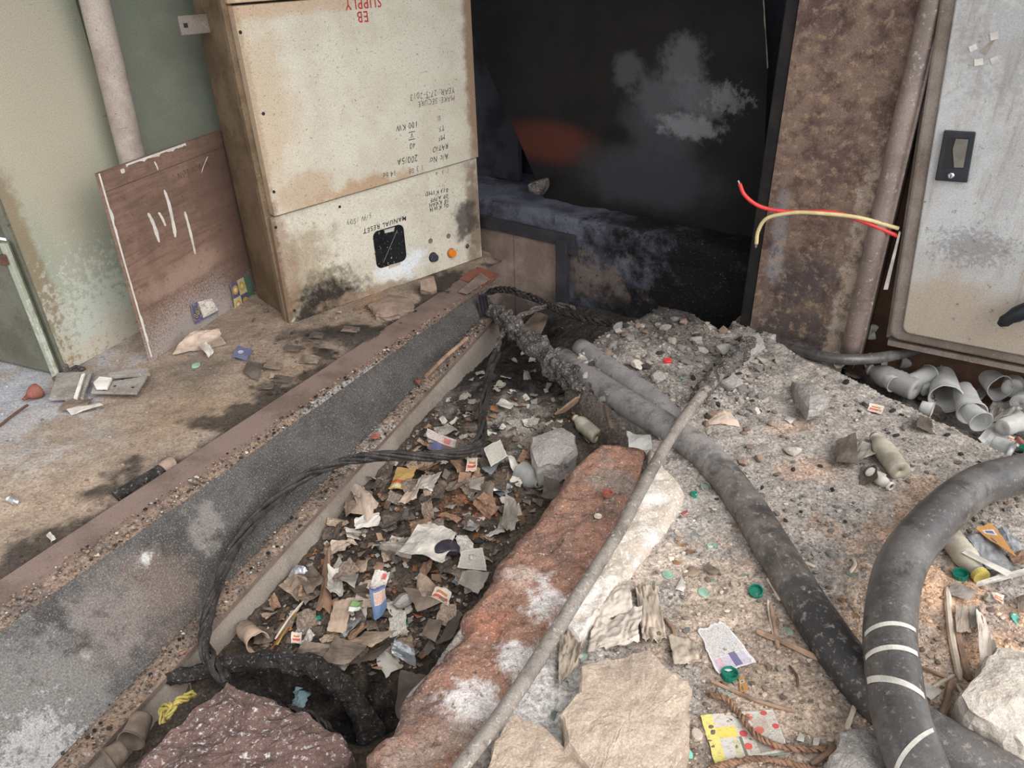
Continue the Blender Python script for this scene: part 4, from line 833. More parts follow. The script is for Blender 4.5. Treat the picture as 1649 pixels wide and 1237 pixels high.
def ridge(left, right, z, bot, mat, label, name, cat, n=150, m=30, amp=.014, seed=1, zr=None):
    A = spline([tuple(at(*q, z)) for q in left], n); B = spline([tuple(at(*q, zr if zr is not None else z)) for q in right], n); V = []
    prof = [(-.03, bot), (-.02, bot*.6), (-.012, bot*.3), (-.004, -.018)]+[(u, 0) for u in np.linspace(.0, 1, m)]+[(1.01, -.02), (1.03, bot*.4), (1.05, bot)]
    for i in range(n):
        a, b = A[i], B[i]; w = b-a
        s = i/n*9
        a = a-w/np.linalg.norm(w)*.014*float(fbm(np.array(s*2.2), np.array(1.+seed), seed, 4))
        for (u, dz) in prof:
            q = a+(b-a)*u; nz = amp*float(fbm(np.array(q[0]*16), np.array(q[1]*16), seed, 4))+.006*float(fbm(np.array(q[0]*60), np.array(q[1]*60), seed+4, 3))
            e = -.02*max(0, 1-min(u, 1-u)*9) if 0 <= u <= 1 else -.02
            lat = .016*float(fbm(np.array(s*4+u*3), np.array(dz*25+3), seed+7, 3)) if dz < 0 else 0
            V.append((q[0]+lat, q[1], q[2]+(dz if dz < 0 else 0)+e+nz))
    k = len(prof); fs = gridf(k, n, True)
    fs += [tuple(range(k)), tuple((n-1)*k+j for j in range(k))[::-1]]
    return mkw(name, (V, fs), mat, label=label, cat=cat, smooth=True)
# ================================================================== kerb and big broken pieces
MATS['kerb_red'] = bpy.data.materials.new('kerb_placeholder')
kerb = ridge([(958, 718), (930, 742), (888, 798), (848, 850), (808, 892), (790, 935), (752, 985), (738, 1032), (690, 1072), (652, 1112), (640, 1150), (602, 1195), (585, 1237), (560, 1310)],
      [(1040, 722), (1030, 760), (1012, 800), (990, 848), (966, 895), (938, 942), (905, 995), (872, 1045), (838, 1095), (805, 1140), (775, 1185), (745, 1240), (700, 1310)], .035, -.42, 'kerb_red',
      'long broken red brick kerb coated with lime beside the rubbish trench', 'brick_kerb', 'kerb', 190, 30, .018, 4)
ksp = lambda px, py, rx, ry, cc, amt=.9, ns=9, na=1.: (tuple(at(px, py, .035)-np.array(kerb.location)), (rx, ry, .3), c(*cc), amt, ns, na)
grunge('kerb_red', c(148, 111, 94), c(118, 93, 82), 9, c(212, 200, 192), 60, .62, c(70, 58, 54), 40, .60, rough=.95, bs=1., bd=.01, bsc=45, grain=.35, k3=.6,
       stains=[ksp(985, 770, .08, .12, (134, 122, 112), .7), ksp(880, 970, .06, .1, (220, 214, 210)), ksp(830, 1060, .07, .06, (214, 208, 204)), ksp(760, 1120, .07, .06, (222, 216, 212), .8), ksp(700, 1200, .12, .06, (150, 130, 118), .8), ksp(840, 930, .05, .05, (200, 180, 168), .6), ksp(660, 1150, .05, .06, (116, 96, 88), .8), ksp(790, 1000, .06, .06, (168, 112, 88), .6)])
kerb.data.materials[0] = MATS['kerb_red']
ridge([(1046, 724), (1032, 765), (1014, 805), (992, 852), (968, 900), (942, 946), (910, 1000)], [(1072, 756), (1102, 784), (1082, 832), (1040, 885), (1002, 935), (972, 975), (935, 1030)], .028, -.1, 'lime_white',
      'whitened mortar strip between the brick kerb and the dusty slab', 'mortar_strip', 'mortar', 90, 16, .012, 9)
chunk([(985, 1058), (1045, 1046), (1078, 1078), (1112, 1102), (1108, 1195), (1082, 1237), (1060, 1300), (940, 1300), (948, 1237), (918, 1195), (906, 1150), (932, 1112), (936, 1075)], .075, .085, 'concrete_beige', 'large beige concrete chunk in the foreground centre', seed=3)
chunk([(828, 1146), (868, 1165), (905, 1193), (938, 1232), (930, 1300), (775, 1300), (785, 1222)], .055, .09, 'concrete_beige', 'beige concrete chunk at the bottom edge beside the thin conduit', seed=5, dome=.006)
chunk([(365, 1096), (440, 1128), (522, 1163), (563, 1207), (530, 1300), (160, 1300), (262, 1190)], -.13, .2, 'brick_dark', 'dark red brick lump with lime flecks in the lower left foreground', seed=8, amp=.02)
chunk([(1606, 1042), (1660, 1048), (1720, 1090), (1700, 1190), (1622, 1182), (1570, 1152), (1546, 1118), (1572, 1088)], .085, .09, 'concrete_pale', 'pale concrete chunk at the lower right edge', seed=11)
chunk([(1355, 1180), (1395, 1168), (1428, 1190), (1440, 1260), (1340, 1270), (1338, 1215)], .05, .06, 'concrete_grey', 'grey concrete lump left of the taped black cable at the bottom edge', seed=12)
chunk([(1278, 606), (1300, 612), (1326, 634), (1335, 648), (1322, 662), (1302, 664), (1290, 642)], .05, .05, 'concrete_grey', 'upright grey concrete chip casting a dark side on the dusty slab', seed=14, tilt=(.15, -.2), jit=.005)
chunk([(595, 490), (625, 474), (662, 480), (668, 496), (628, 506), (604, 505)], .03, .035, 'stone_brown', 'flat sandy slab fragment jammed under the meter cabinet', seed=16, jit=.005, amp=.004)
chunk([(857, 704), (905, 688), (925, 700), (928, 722), (900, 745), (866, 752), (856, 730)], -.11, .09, 'concrete_grey', 'flat grey stone lying in the trench left of the brick kerb', seed=18, amp=.006, jit=.006)
chunk([(1188, 562), (1196, 540), (1222, 536), (1232, 552), (1214, 568), (1200, 572)], .05, .06, 'concrete_grey', 'ashy lump at the foot of the rusty column', seed=19, jit=.006)
stone(690, 474, 36, (1, .8, .9), 'stone_brown', 21, label='pinkish brown stone under the right end of the meter cabinet', sub=3)
# ================================================================== cables and pipes
def path3(pts, n): return spline([tuple(at(a, b, z)) for a, b, z in pts], n)
bc = path3([(2250, 1010, .045), (2080, 860, .05), (1900, 765, .07), (1760, 738, .095), (1649, 762, .11), (1575, 783, .12), (1505, 838, .14), (1452, 910, .14), (1434, 1000, .13), (1438, 1080, .12), (1452, 1160, .11), (1478, 1235, .1), (1520, 1330, .08)], 140)
rb = 40*ppm(at(1436, 1010, .13)); base = bc[100].copy(); base[2] = 0
big = empty('armoured_cable', base, 0, 'thick black cable with white tape curving at the right', 'cable')
mk('sheath', rel(tube(bc, rb, 28, 5, .02, 10), base), 'cable_black', big, smooth=True)
Pf, Nf, Bf, Tf = tube(bc, 1, frame=True)
def tape(i0, a0, a1, slope, w, label=None):
    """strip of tape wrapped part way round the cable"""
    V = []; n = 16; L = np.linalg.norm(bc[1:]-bc[:-1], axis=1).mean()
    for k in range(n):
        a = math.radians(a0+(a1-a0)*k/(n-1))
        for e in (-.5, .5):
            u = i0+slope*k/(n-1)+e*w/L; i = min(max(u, 0), 138.9); j = int(i); t = i-j
            q = lambda A: A[j]*(1-t)+A[j+1]*t
            V.append(q(Pf)+(q(Nf)*math.cos(a)+q(Bf)*math.sin(a))*(rb*1.025))
    mk('tape', rel((V, [(2*k, 2*k+1, 2*k+3, 2*k+2) for k in range(n-1)]), base), 'tape', big, sol=.0006)
def find_i(py): return float(np.argmin([abs((CY-F*((p-O0)@R)[1]/-((p-O0)@R)[2])-py) for p in bc]))
def ang_of(i, target):   # angle of ring facing a world direction
    j = int(i); return math.degrees(math.atan2(Bf[j]@target, Nf[j]@target))
for py, s, w in [(1026, 2.2, .014), (1062, 1.4, .017), (1132, -3.5, .022), (1192, 9., .017)]:
    i = find_i(py); tv = O0-bc[int(i)]; a = ang_of(i, tv); tape(i, a-62, a+62, s, w)
rg = .044
gp = path3([(905, 578, -.05), (950, 610, -.03), (1010, 650, -.01), (1075, 690, .01), (1140, 738, .02), (1200, 812, .02), (1255, 900, .025), (1310, 990, .025), (1370, 1075, .025), (1430, 1140, .02), (1530, 1205, .015), (1640, 1270, .01)], 90)
base = gp[40].copy(); base[2] = 0; gcb = empty('grey_cable', base, 0, 'thick sooty grey cable crossing the slab from the trench to the lower right', 'cable')
csp = lambda px, py, z, r, cc, amt, ns=8, na=.3: (tuple(at(px, py, z)-base), (r, r, r), c(*cc), amt, ns, na)
grunge('cable_mix', c(112, 105, 100), c(80, 75, 72), 7, c(150, 140, 130), 30, .60, c(48, 46, 45), 9, .55, k4=.55, rough=.5, bs=.25, bsc=50, spec=.45,
       stains=[csp(1000, 645, 0, .5, (128, 124, 124), .95), csp(1130, 728, 0, .18, (150, 145, 142), .8, 10, .5), csp(1205, 790, 0, .06, (46, 44, 43), .9, 16, .6), csp(1230, 850, 0, .1, (62, 58, 56), .7, 12, .6), csp(1290, 930, 0, .12, (92, 86, 82), .6), csp(1390, 1090, 0, .26, (50, 49, 50), .95), csp(1580, 1240, 0, .3, (96, 92, 90), .9)])
mk('sheath', rel(tube(gp, rg*np.linspace(1, 1.08, len(gp)), 28, 7, .035, 9), base), 'cable_mix', gcb, smooth=True)
mkw('grey_cable', tube(path3([(935, 560, -.01), (1000, 606, .015), (1050, 642, .02), (1088, 680, .015), (1110, 712, -.01)], 30), .036, 20, 3, .03, 9), 'cable_grey', smooth=True, label='shorter grey cable lying against the upper side of the thick grey cable', cat='cable')
mkw('charred_cable', tube(path3([(786, 492, -.1), (812, 515, -.075), (850, 548, -.06), (890, 582, -.055), (930, 612, -.05), (952, 626, -.06)], 90), np.linspace(.03, .05, 90), 24, 11, .8, 30), 'char_ash', label='crusted charred cable end at the far side of the trench', cat='cable')
mkw('thin_conduit', tube(path3([(1172, 588, .075), (1120, 648, .09), (1062, 735, .088), (1000, 850, .075), (940, 945, .072), (880, 1042, .07), (800, 1160, .072), (735, 1245, .075), (690, 1310, .08)], 120), np.linspace(.0165, .0145, 120), 14, 2, .14, 14), 'conduit', smooth=True, label='long thin ashy metal conduit lying across the brick kerb', cat='conduit')
mkw('charred_stub', tube(path3([(1205, 552, .06), (1180, 578, .07), (1150, 608, .08), (1122, 642, .085)], 60), np.linspace(.03, .022, 60), 16, 6, .7, 40), 'char_ash', label='flaky charred cable stub at the upper end of the thin conduit', cat='cable')
def strands(name, pts, n, count, hr, sr, mat, label, turns=14, seed=0, taper=None):
    S = path3(pts, n); Pq, N1, B1, T1 = tube(S, 1, frame=True); base = S[n//2].copy(); base[2] = S[:, 2].min(); e = empty(name, base, 0, label, 'cable'); r = np.random.RandomState(seed)
    for k in range(count):
        ph = k/count*2*math.pi; s = np.linspace(0, 1, n); a = ph+s*turns*2*math.pi+1.2*fbm(s*9, s*0+k, seed+k, 3); rad = hr*(1+.6*fbm(s*12+k*3, s*0+seed, seed+k, 3))
        Q = Pq+N1*(rad*np.cos(a))[:, None]+B1*(rad*np.sin(a))[:, None]
        mk('strand', rel(tube(Q, sr*(1 if taper is None else taper), 6, k, .35, 40), base), mat, e)
    return e
strands('burnt_cable', [(800, 565, -.1), (786, 610, -.13), (779, 660, -.14), (774, 706, -.13), (748, 727, -.12), (690, 735, -.1), (610, 735, -.07), (545, 746, -.07), (480, 775, -.09), (420, 825, -.12), (378, 885, -.15), (350, 945, -.18), (334, 1000, -.2), (330, 1040, -.235), (345, 1072, -.25), (368, 1096, -.26)], 200, 6, .011, .0066, 'strand_black', 'burnt stranded black cable looping over the beam into the trench', 5, 3)
strands('burnt_cable', [(800, 565, -.1), (806, 545, -.09), (822, 522, -.06), (850, 503, -.05), (890, 492, -.05), (925, 496, -.03)], 70, 3, .006, .006, 'char_ash', 'thin ashy cable arching at the far end of the trench', 3, 8)
strands('burnt_cable', [(775, 472, -.12), (808, 466, -.08), (838, 472, -.06), (875, 487, -.05), (905, 502, -.03), (945, 515, .0), (990, 522, .03)], 90, 4, .009, .007, 'char', 'charred twisted cable running from the beam end to the rubble heap', 6, 13)
mkw('charred_cable', tube(path3([(270, 1095, -.3), (340, 1078, -.27), (400, 1064, -.25), (455, 1062, -.24), (510, 1078, -.25), (552, 1108, -.28), (585, 1150, -.33), (600, 1200, -.38)], 90), np.linspace(.018, .032, 90), 16, 21, .6, 26), 'char', label='crusted black cable bending into the dark hole in the foreground trench', cat='cable')
strands('burnt_cable', [(445, 1140, -.24), (480, 1146, -.22), (515, 1162, -.22), (545, 1195, -.26)], 40, 4, .007, .004, 'strand_black', 'short bundle of black wires over the pale blue rag', 2, 19)
mkw('black_hose', tube(path3([(1262, 558, -.02), (1300, 569, .02), (1340, 577, .035), (1380, 579, .04), (1430, 574, .03), (1480, 562, .02), (1530, 545, .02)], 40), .019, 14, 5, .04, 12), 'cable_black', smooth=True, label='black hose lying between the rusty column and the grey cabinet', cat='hose')
strands('rope', [(1142, 1118, .01), (1170, 1126, .01), (1190, 1150, .012), (1215, 1182, .014), (1250, 1200, .014), (1290, 1207, .012), (1330, 1206, .01)], 60, 3, .0035, .0032, 'rope', 'brown twisted rope across the printed flyer', 9, 23)
strands('rope', [(1140, 1240, .01), (1180, 1228, .012), (1230, 1222, .012), (1280, 1232, .01), (1330, 1245, .01)], 50, 3, .0035, .0032, 'rope', 'brown twisted rope along the lower edge of the flyer', 9, 24)
strands('wire_loop', [(1254, 556, .0), (1272, 548, .015), (1292, 546, .02), (1305, 544, .015)], 24, 2, .002, .0015, 'strand_black', 'thin black wire curl at the foot of the rusty column', 1, 29)
# ================================================================== loose things on the left floor
def fz(px, py):
    p = at(px, py); return float(hfl(np.array(p[0]), np.array(p[1])))
def fplate(pts, z, th, mat, label, name='metal_plate', cat='plate', holes=(), tilt=0.):
    P = [at(*q, z) for q in pts]; n = len(P); b = np.mean(P, 0); b[2] = z-th
    e = empty(name, b, 0, label, cat); V = [tuple(p-b) for p in P]+[tuple(p-b-[0, 0, th]) for p in P]
    mk('plate', (V, [tuple(range(n)), tuple(range(n, 2*n))[::-1]]+[(i, i+n, (i+1) % n+n, (i+1) % n) for i in range(n)]), mat, e, bev=.0015)
    for q in holes:
        h = at(*q, z)-b; v, f = lathe_z([(.005, 0), (.005, .0008)], 10); mk('hole', (v, f), 'ink', e, (h[0], h[1], h[2]))
    return e
grunge('alu_plate', c(150, 144, 138), c(128, 120, 112), 12, c(196, 192, 188), 50, .62, c(96, 84, 76), 40, .64, rough=.6)
fplate([(78, 642), (93, 600), (150, 598), (128, 640)], .022, .01, 'alu_plate', 'grey-brown metal plate at the foot of the green cabinet')
fplate([(118, 640), (131, 602), (137, 601), (124, 641)], .032, .008, 'white_chip', 'narrow white metal strip on the grey-brown plate', 'metal_strip', 'strip')
fplate([(129, 641), (142, 602), (147, 602), (134, 641)], .03, .008, 'alu_plate', 'narrow grey metal strip beside the white strip', 'metal_strip', 'strip')
fplate([(146, 632), (152, 618), (237, 605), (220, 633)], .03, .008, 'alu_plate', 'pale perforated metal plate near the green cabinet', holes=[(185, 622), (214, 624), (198, 611), (168, 628)])
fplate([(174, 606), (178, 599), (238, 592), (241, 601)], .04, .012, 'alu_plate', 'grey flat bar lying across the perforated plate', 'metal_bar', 'bar')
fplate([(150, 616), (160, 606), (180, 608), (172, 624), (154, 624)], .045, .01, 'white_chip', 'bent pale bracket on the perforated plate', 'bracket', 'bracket')
floor_sheet([(92, 662), (104, 643), (150, 640), (140, 660)], 'paper_brown', 'brown paper scrap beside the perforated plate on the floor', crum=.12, zs=(.01, .03, .02, .01))
floor_sheet([(104, 658), (114, 668), (168, 654), (162, 648)], 'paper_white', 'long white folded scrap below the metal plates', crum=.1, zs=(.02, .008, .015, .025))
fn = empty('rusty_funnel', at(62, 640, 0), 0, 'small rusty funnel with a rod at the left edge', 'funnel')
ax = at(20, 668, .012)-at(62, 640, .02)
v, f = lathe([(.022, -.012), (.026, -.01), (.026, .004), (.018, .02), (.006, .036), (.005, .05), (.004, .05), (.016, .012), (.019, -.01), (.022, -.012)], 18, 3, .1); o = mk('bell', (v, f), 'rust_plate', fn, (0, 0, .024), rot_to(ax), smooth=True)
mk('rod', rel(tube(spline([at(45, 652, .02), at(22, 668, .01), at(0, 685, .006), at(-20, 700, .006)], 14), .0045, 8, 3, .2, 30), at(62, 640, 0)), 'rust_brown', fn)
sp_ = at(20, 806, .01); th = np.linspace(0, 7*2*math.pi, 110); d_ = at(27, 808, .01)-at(12, 803, .01); d_ /= np.linalg.norm(d_); s_ = np.cross(d_, [0, 0, 1.])
mkw('coil_spring', tube(np.array([sp_+d_*(t_/(14*math.pi)-.5)*.026+s_*.009*math.cos(t_)+np.array([0, 0, .009*math.sin(t_)]) for t_ in th]), .0013, 6), 'spring', label='small shiny coil spring on the sand at the left edge', cat='spring')
floor_sheet([(74, 862), (82, 856), (92, 868), (80, 874)], 'paper_white', 'tiny white torn tube beside the edge bar', crum=.3, zs=(.02, .03, .02, .01), n=6)
floor_sheet([(276, 572), (308, 532), (352, 528), (364, 552)], 'paper_pink', 'cream crumpled paper bag at the foot of the plywood board', seed=5, crum=.22, zs=(.01, .07, .09, .02), n=14, creases=9, name='paper_bag')
floor_sheet([(336, 578), (318, 556), (330, 548), (345, 566)], 'paper_white', 'white torn flap below the cream paper bag', crum=.2, zs=(.008, .03, .04, .01))
def lean_sheet(pts, mat, label, off_, **k):
    P = []
    for q in pts: P.append(onp(*q, PB+pn*(off_ if pn[1] < 0 else -off_), pn))
    P = [P[0], P[3], P[2], P[1]]; V, fs, uv = quad_sheet(P, 8, 8, int(pts[0][0]), .05, .05); return mkw('printed_wrapper', (V, fs, uv), mat, label=label, cat='wrapper', sol=.001)
w100 = lean_sheet([(316, 523), (306, 490), (340, 480), (352, 502)], 'print_hundred', 'torn blue and white wrapper reading 100% against the plywood', .012)
P_ = [onp(*q, PB+pn*(.022 if pn[1] < 0 else -.022), pn) for q in [(317, 505)]]
(a_, b_), fs_ = text_mesh('100%', .034, 0, 1, 0, .8)
tang = np.array(onp(313, 515, PB, pn)-onp(320, 495, PB, pn)); tang /= np.linalg.norm(tang); bit = np.cross(tang, pn if pn[1] < 0 else -pn)
mk('lettering', ([tuple(P_[0]+tang*(-i)+bit*(-j)-np.array(w100.location)) for i, j in zip(a_, b_)], fs_), 'yellow_band', w100)
lean_sheet([(378, 505), (370, 458), (402, 442), (414, 488)], 'print_tokens', 'blue, gold and green wrapper with coin pictures against the plywood', .012)
floor_sheet([(374, 576), (382, 556), (408, 560), (398, 582)], 'print_blue_wrap', 'small blue wrapper on the sandy floor', crum=.12, zs=(.012, .02, .015, .01), name='wrapper', cat='wrapper')
floor_sheet([(390, 600), (400, 580), (425, 586), (414, 612)], 'paper_dark', 'dark folded card on the sandy floor right of the blue wrapper', crum=.15, zs=(.012, .03, .02, .012))
stone(316, 590, 20, (1, .7, .3), 'cap_teal_pale', 33, 'glass_shard', 'pale green glass piece on the sandy floor', 'glass', dz=.25-.25)
for i, (px, py, w, h) in enumerate([(440, 588, 34, 16), (470, 560, 30, 14), (498, 578, 40, 16), (455, 610, 36, 14), (530, 556, 36, 14), (510, 540, 28, 12), (565, 530, 32, 12), (430, 622, 24, 10), (545, 575, 26, 10)]):
    floor_sheet([(px-w/2, py+h*.3), (px-w*.3, py-h/2), (px+w/2, py-h*.2), (px+w*.35, py+h/2)], ['paper_brown', 'paper_dark'][i % 2], ['leftmost brown curled flake left of the burnt crumbs', 'dark curled flake highest of the left flakes', 'wide brown flake in the middle of the burnt crumbs', 'dark low flake nearest the edge bar', 'brown curled flake below the meter cabinet panel', 'dark small flake under the cabinet corner', 'brown flake nearest the flat sandy slab fragment', 'smallest dark flake far from the cabinet', 'brown flake beside the edge bar and burnt crumbs'][i], zs=(.014+fz(px, py), .035+fz(px, py), .02+fz(px, py), .01+fz(px, py)), crum=.22, name='bark_flake', cat='flake', group='charred flakes before the meter cabinet', n=7)
mkw('pipe_stub', tube(path3([(185, 800, .0), (215, 782, .004), (262, 755, .006)], 20), .016, 12, 3, .2, 20), 'char', smooth=True, label='short black pipe stub half sunk in sand beside the edge bar', cat='pipe')
mkw('pipe_elbow', tube(path3([(262, 755, .008), (270, 748, .012), (278, 744, .01)], 10), .02, 12, 5, .2, 20), 'stone_brown', smooth=True, label='brown collar at the end of the black pipe stub', cat='collar')
mkw('rusty_strap', loft([(at(738, 470, .02), at(775, 440, .03)), (at(752, 474, .02), at(790, 450, .03)), (at(752, 474, .01), at(790, 450, .02)), (at(738, 470, .01), at(775, 440, .02))], 0, 1, 8, .004), 'rust_flange', label='curved rusty strap under the right corner of the meter cabinet', cat='strap')
mkw('wooden_sliver', tube(path3([(686, 606, -.085), (712, 580, -.085), (752, 545, -.08)], 14), .0075, 6, 3, .3, 20), 'stick', label='wooden sliver lying on the beam flange', cat='stick')
cap(605, 702, 16, 'cap_red', 'disc', z=-.155, label='faded red cap on the beam flange')
# ================================================================== rubbish in the trench
S = sheet
S([(500, 868), (528, 838), (560, 846), (556, 872)], 'paper_brown', 'brown box flap against the trench wall', crum=.06, lift=.04, n=7, name='cardboard_flap', cat='cardboard')
S([(556, 836), (552, 770), (600, 790), (598, 830)], 'paper_kraft', 'tan torn paper bag in the trench below the burnt cable', crum=.12, lift=.03, n=12, name='paper_bag')
S([(590, 840), (562, 785), (585, 778), (612, 815)], 'paper_pink', 'pale tan paper lying over the torn paper bag', crum=.1, lift=.045, n=9)
S([(592, 758), (610, 740), (645, 742), (618, 790)], 'paper_brown', 'brown crinkled wrapper beneath the burnt cable', crum=.2, lift=.03, n=10, name='wrapper', cat='wrapper')
S([(624, 790), (640, 752), (672, 755), (655, 785)], 'print_tea', 'yellow and red printed sachet in the trench', crum=.14, lift=.03, n=10, name='printed_sachet', cat='sachet')
S([(640, 812), (662, 770), (690, 764), (672, 806)], 'paper_pink', 'pinkish rolled paper beside the yellow sachet', crum=.2, lift=.03, n=10)
S([(665, 792), (680, 765), (712, 758), (700, 785)], 'print_news', 'scorched white newsprint behind the pinkish paper', crum=.2, lift=.035, n=10)
S([(644, 702), (660, 694), (686, 704), (676, 722)], 'paper_brown', 'folded brown card scrap by the upper trench wall', crum=.15, lift=.03)
S([(686, 722), (690, 694), (745, 712), (732, 736)], 'print_bluebox', 'crushed red, white and blue printed packet in the trench', crum=.14, lift=.035, n=10, name='printed_packet', cat='packet')
S([(750, 762), (752, 735), (770, 738), (768, 758)], 'print_red', 'small sachet with red lettering below the burnt cable', crum=.1, lift=.03, name='printed_sachet', cat='sachet')
S([(790, 752), (778, 722), (805, 706), (818, 735)], 'print_news', 'upright cream newsprint scrap in the trench', crum=.08, lift=.05, n=8)
S([(755, 788), (758, 772), (782, 768), (776, 790)], 'paper_grey', 'grey paper bit on the red soil in the trench', crum=.12, lift=.03)
S([(606, 885), (650, 862), (700, 850), (662, 902)], 'paper_grey', 'pale grey crumpled plastic bag in the middle of the trench', crum=.25, lift=.04, n=16, creases=10, name='plastic_bag', cat='plastic bag', smooth=True)
S([(640, 895), (690, 838), (735, 850), (715, 905)], 'paper_white', 'white crumpled paper over the grey plastic bag', crum=.22, lift=.055, n=14, creases=9)
S([(745, 850), (752, 838), (775, 848), (762, 858)], 'foil', 'small silver foil ball in the trench', crum=.3, lift=.03, cat='foil', name='foil_scrap')
S([(736, 915), (742, 888), (778, 880), (785, 922)], 'print_news', 'grey newsprint sheet by the dark pouch', crum=.1, lift=.04, n=10)
p = hit(720, 897); v, f = rock((.075, .055, .025), 5, 3, .1, 4); mk('dark_pouch', (v+[0, 0, .02], f), 'dark_pouch', None, tuple(p+[0, 0, .02]), (0.2, .1, .3), smooth=True, label='black crumpled pouch in the trench', cat='pouch')
S([(478, 925), (500, 905), (525, 935), (500, 965)], 'paper_brown', 'brown leafy wrapper by the trench wall', crum=.2, lift=.03, n=9, name='wrapper', cat='wrapper')
S([(448, 945), (470, 922), (498, 938), (478, 965)], 'paper_kraft', 'dry tan husk against the trench wall', crum=.3, lift=.03, n=10, name='husk', cat='husk')
S([(510, 990), (515, 890), (535, 895), (532, 985)], 'paper_orange', 'upright orange-brown wrapper in the trench', crum=.12, lift=.04, n=9, name='wrapper', cat='wrapper')
S([(525, 955), (530, 922), (552, 920), (550, 965)], 'paper_white', 'white and brown crumpled napkin in the trench', crum=.3, lift=.045, n=10, name='napkin', cat='napkin')
S([(545, 938), (558, 918), (578, 925), (572, 945)], 'paper_grey', 'grey foil wrapper beside the crumpled napkin', crum=.18, lift=.045, name='wrapper', cat='wrapper')
S([(536, 915), (546, 896), (556, 912), (548, 920)], 'paper_white', 'white triangular paper bit in the trench', crum=.1, lift=.04, n=6)
S([(562, 915), (572, 902), (598, 904), (584, 920)], 'paper_kraft', 'small tan spoon-shaped scrap in the trench', crum=.2, lift=.04)
S([(600, 916), (606, 904), (620, 908), (614, 920)], 'paper_orange', 'orange scrap of wrapper in the trench', crum=.15, lift=.04, n=6)
S([(590, 948), (604, 920), (630, 924), (618, 952)], 'print_white_red', 'white wrapper with a red mark above the blue label', crum=.2, lift=.05, n=11, name='wrapper', cat='wrapper')
S([(602, 998), (594, 950), (620, 945), (624, 985)], 'print_bluelabel', 'crushed blue and pink printed label in the trench', crum=.12, lift=.06, n=9, name='printed_wrapper', cat='wrapper')
S([(560, 985), (566, 966), (584, 970), (580, 984)], 'print_yellow_green', 'crumpled green and white sachet in the trench', crum=.2, lift=.05, name='printed_sachet', cat='sachet')
S([(524, 1015), (540, 970), (572, 962), (556, 1018)], 'paper_kraft', 'large tan wrinkled wrapper in the lower trench', crum=.16, lift=.035, n=12, name='wrapper', cat='wrapper')
S([(665, 968), (674, 924), (700, 935), (690, 975)], 'paper_kraft', 'yellowish crumpled bag on the right of the trench', crum=.25, lift=.045, n=10, name='paper_bag')
S([(648, 945), (700, 952), (720, 968), (672, 985)], 'paper_brown', 'pointed brown card shard in the trench', crum=.1, lift=.05, n=8, name='card_shard', cat='cardboard')
S([(690, 960), (702, 946), (728, 954), (722, 974)], 'print_red', 'red and brown crumpled packet on the right of the trench', crum=.2, lift=.055, name='printed_packet', cat='packet')
stone(655, 980, 38, (1, .8, .6), 'concrete_grey', 41, label='grey stone in the lower trench beside the card shard', dz=.02, sub=3)
S([(435, 1040), (470, 985), (480, 990), (448, 1042)], 'print_gold', 'long gold and red wrapper strip in the trench', crum=.05, lift=.035, n=8, name='wrapper_strip', cat='wrapper')
stick([(448, 1046), (470, 1012), (492, 985)], 1.8, 'straw_pale', 'pale straw beside the gold wrapper strip', 'straw', 'drinking_straw', .04, namp=.05)
S([(468, 1035), (470, 1018), (488, 1020), (484, 1036)], 'print_red', 'peach scrap with red print in the lower trench', crum=.2, lift=.045, name='wrapper', cat='wrapper')
S([(466, 1062), (490, 1030), (545, 1040), (520, 1070)], 'paper_brown', 'brown crushed plastic cup on the left of the lower trench', crum=.2, lift=.04, n=12, name='crushed_cup', cat='cup')
S([(515, 1066), (540, 1025), (595, 1040), (555, 1072)], 'paper_brown', 'brown crushed plastic cup on the right of the lower trench', crum=.22, lift=.05, n=12, name='crushed_cup', cat='cup')
S([(556, 1030), (590, 1020), (645, 1015), (600, 1045)], 'paper_kraft', 'shredded tan packaging in the lower trench', crum=.25, lift=.045, n=12)
S([(560, 1072), (610, 1045), (650, 1018), (600, 1062)], 'paper_dark', 'dark burnt strip of rubber above the hole in the trench', crum=.15, lift=.03, n=9, name='rubber_strip', cat='rubber')
S([(628, 1050), (636, 1028), (668, 1045), (672, 1078)], 'foil', 'silver foil packet with a red dot in the lower trench', crum=.18, lift=.07, n=12, name='foil_packet', cat='packet')
S([(470, 1138), (478, 1105), (496, 1115), (482, 1165)], 'cloth_blue', 'pale blue rag in the dark hole of the trench', crum=.25, lift=.03, n=12, name='rag', cat='rag', smooth=True)
S([(678, 1022), (690, 995), (715, 1000), (700, 1035)], 'paper_brown', 'round brown lid leaning against the brick kerb', crum=.06, lift=.04, n=9, name='cup_lid', cat='lid')
S([(700, 1040), (722, 1000), (745, 985), (735, 1030)], 'paper_dark', 'brown curled film beside the brick kerb', crum=.15, lift=.04, n=9, name='plastic_film', cat='film')
S([(735, 935), (745, 918), (790, 925), (770, 960)], 'paper_grey', 'grey wrinkled film near the brick kerb', crum=.2, lift=.04, n=10, name='plastic_film', cat='film')
S([(640, 1160), (650, 1080), (685, 1085), (670, 1165)], 'paper_dark', 'dark limp bag hanging in the trench hole', crum=.2, lift=.06, n=10, name='plastic_bag', cat='plastic bag')
S([(560, 950), (590, 968), (618, 948), (600, 935)], 'paper_dark', 'dark brown torn wrapper above the blue label', crum=.25, lift=.03, name='wrapper', cat='wrapper')
S([(405, 1035), (420, 1010), (445, 1005), (440, 1035)], 'paper_brown', 'brown leaf-like scrap by the lower trench wall', crum=.2, lift=.03)
S([(800, 852), (806, 832), (828, 834), (830, 850)], 'paper_grey', 'grey folded card near the middle of the brick kerb', crum=.1, lift=.04)
S([(752, 800), (775, 780), (800, 786), (790, 808)], 'paper_brown', 'brown crumpled paper on the red soil', crum=.25, lift=.04, n=9)
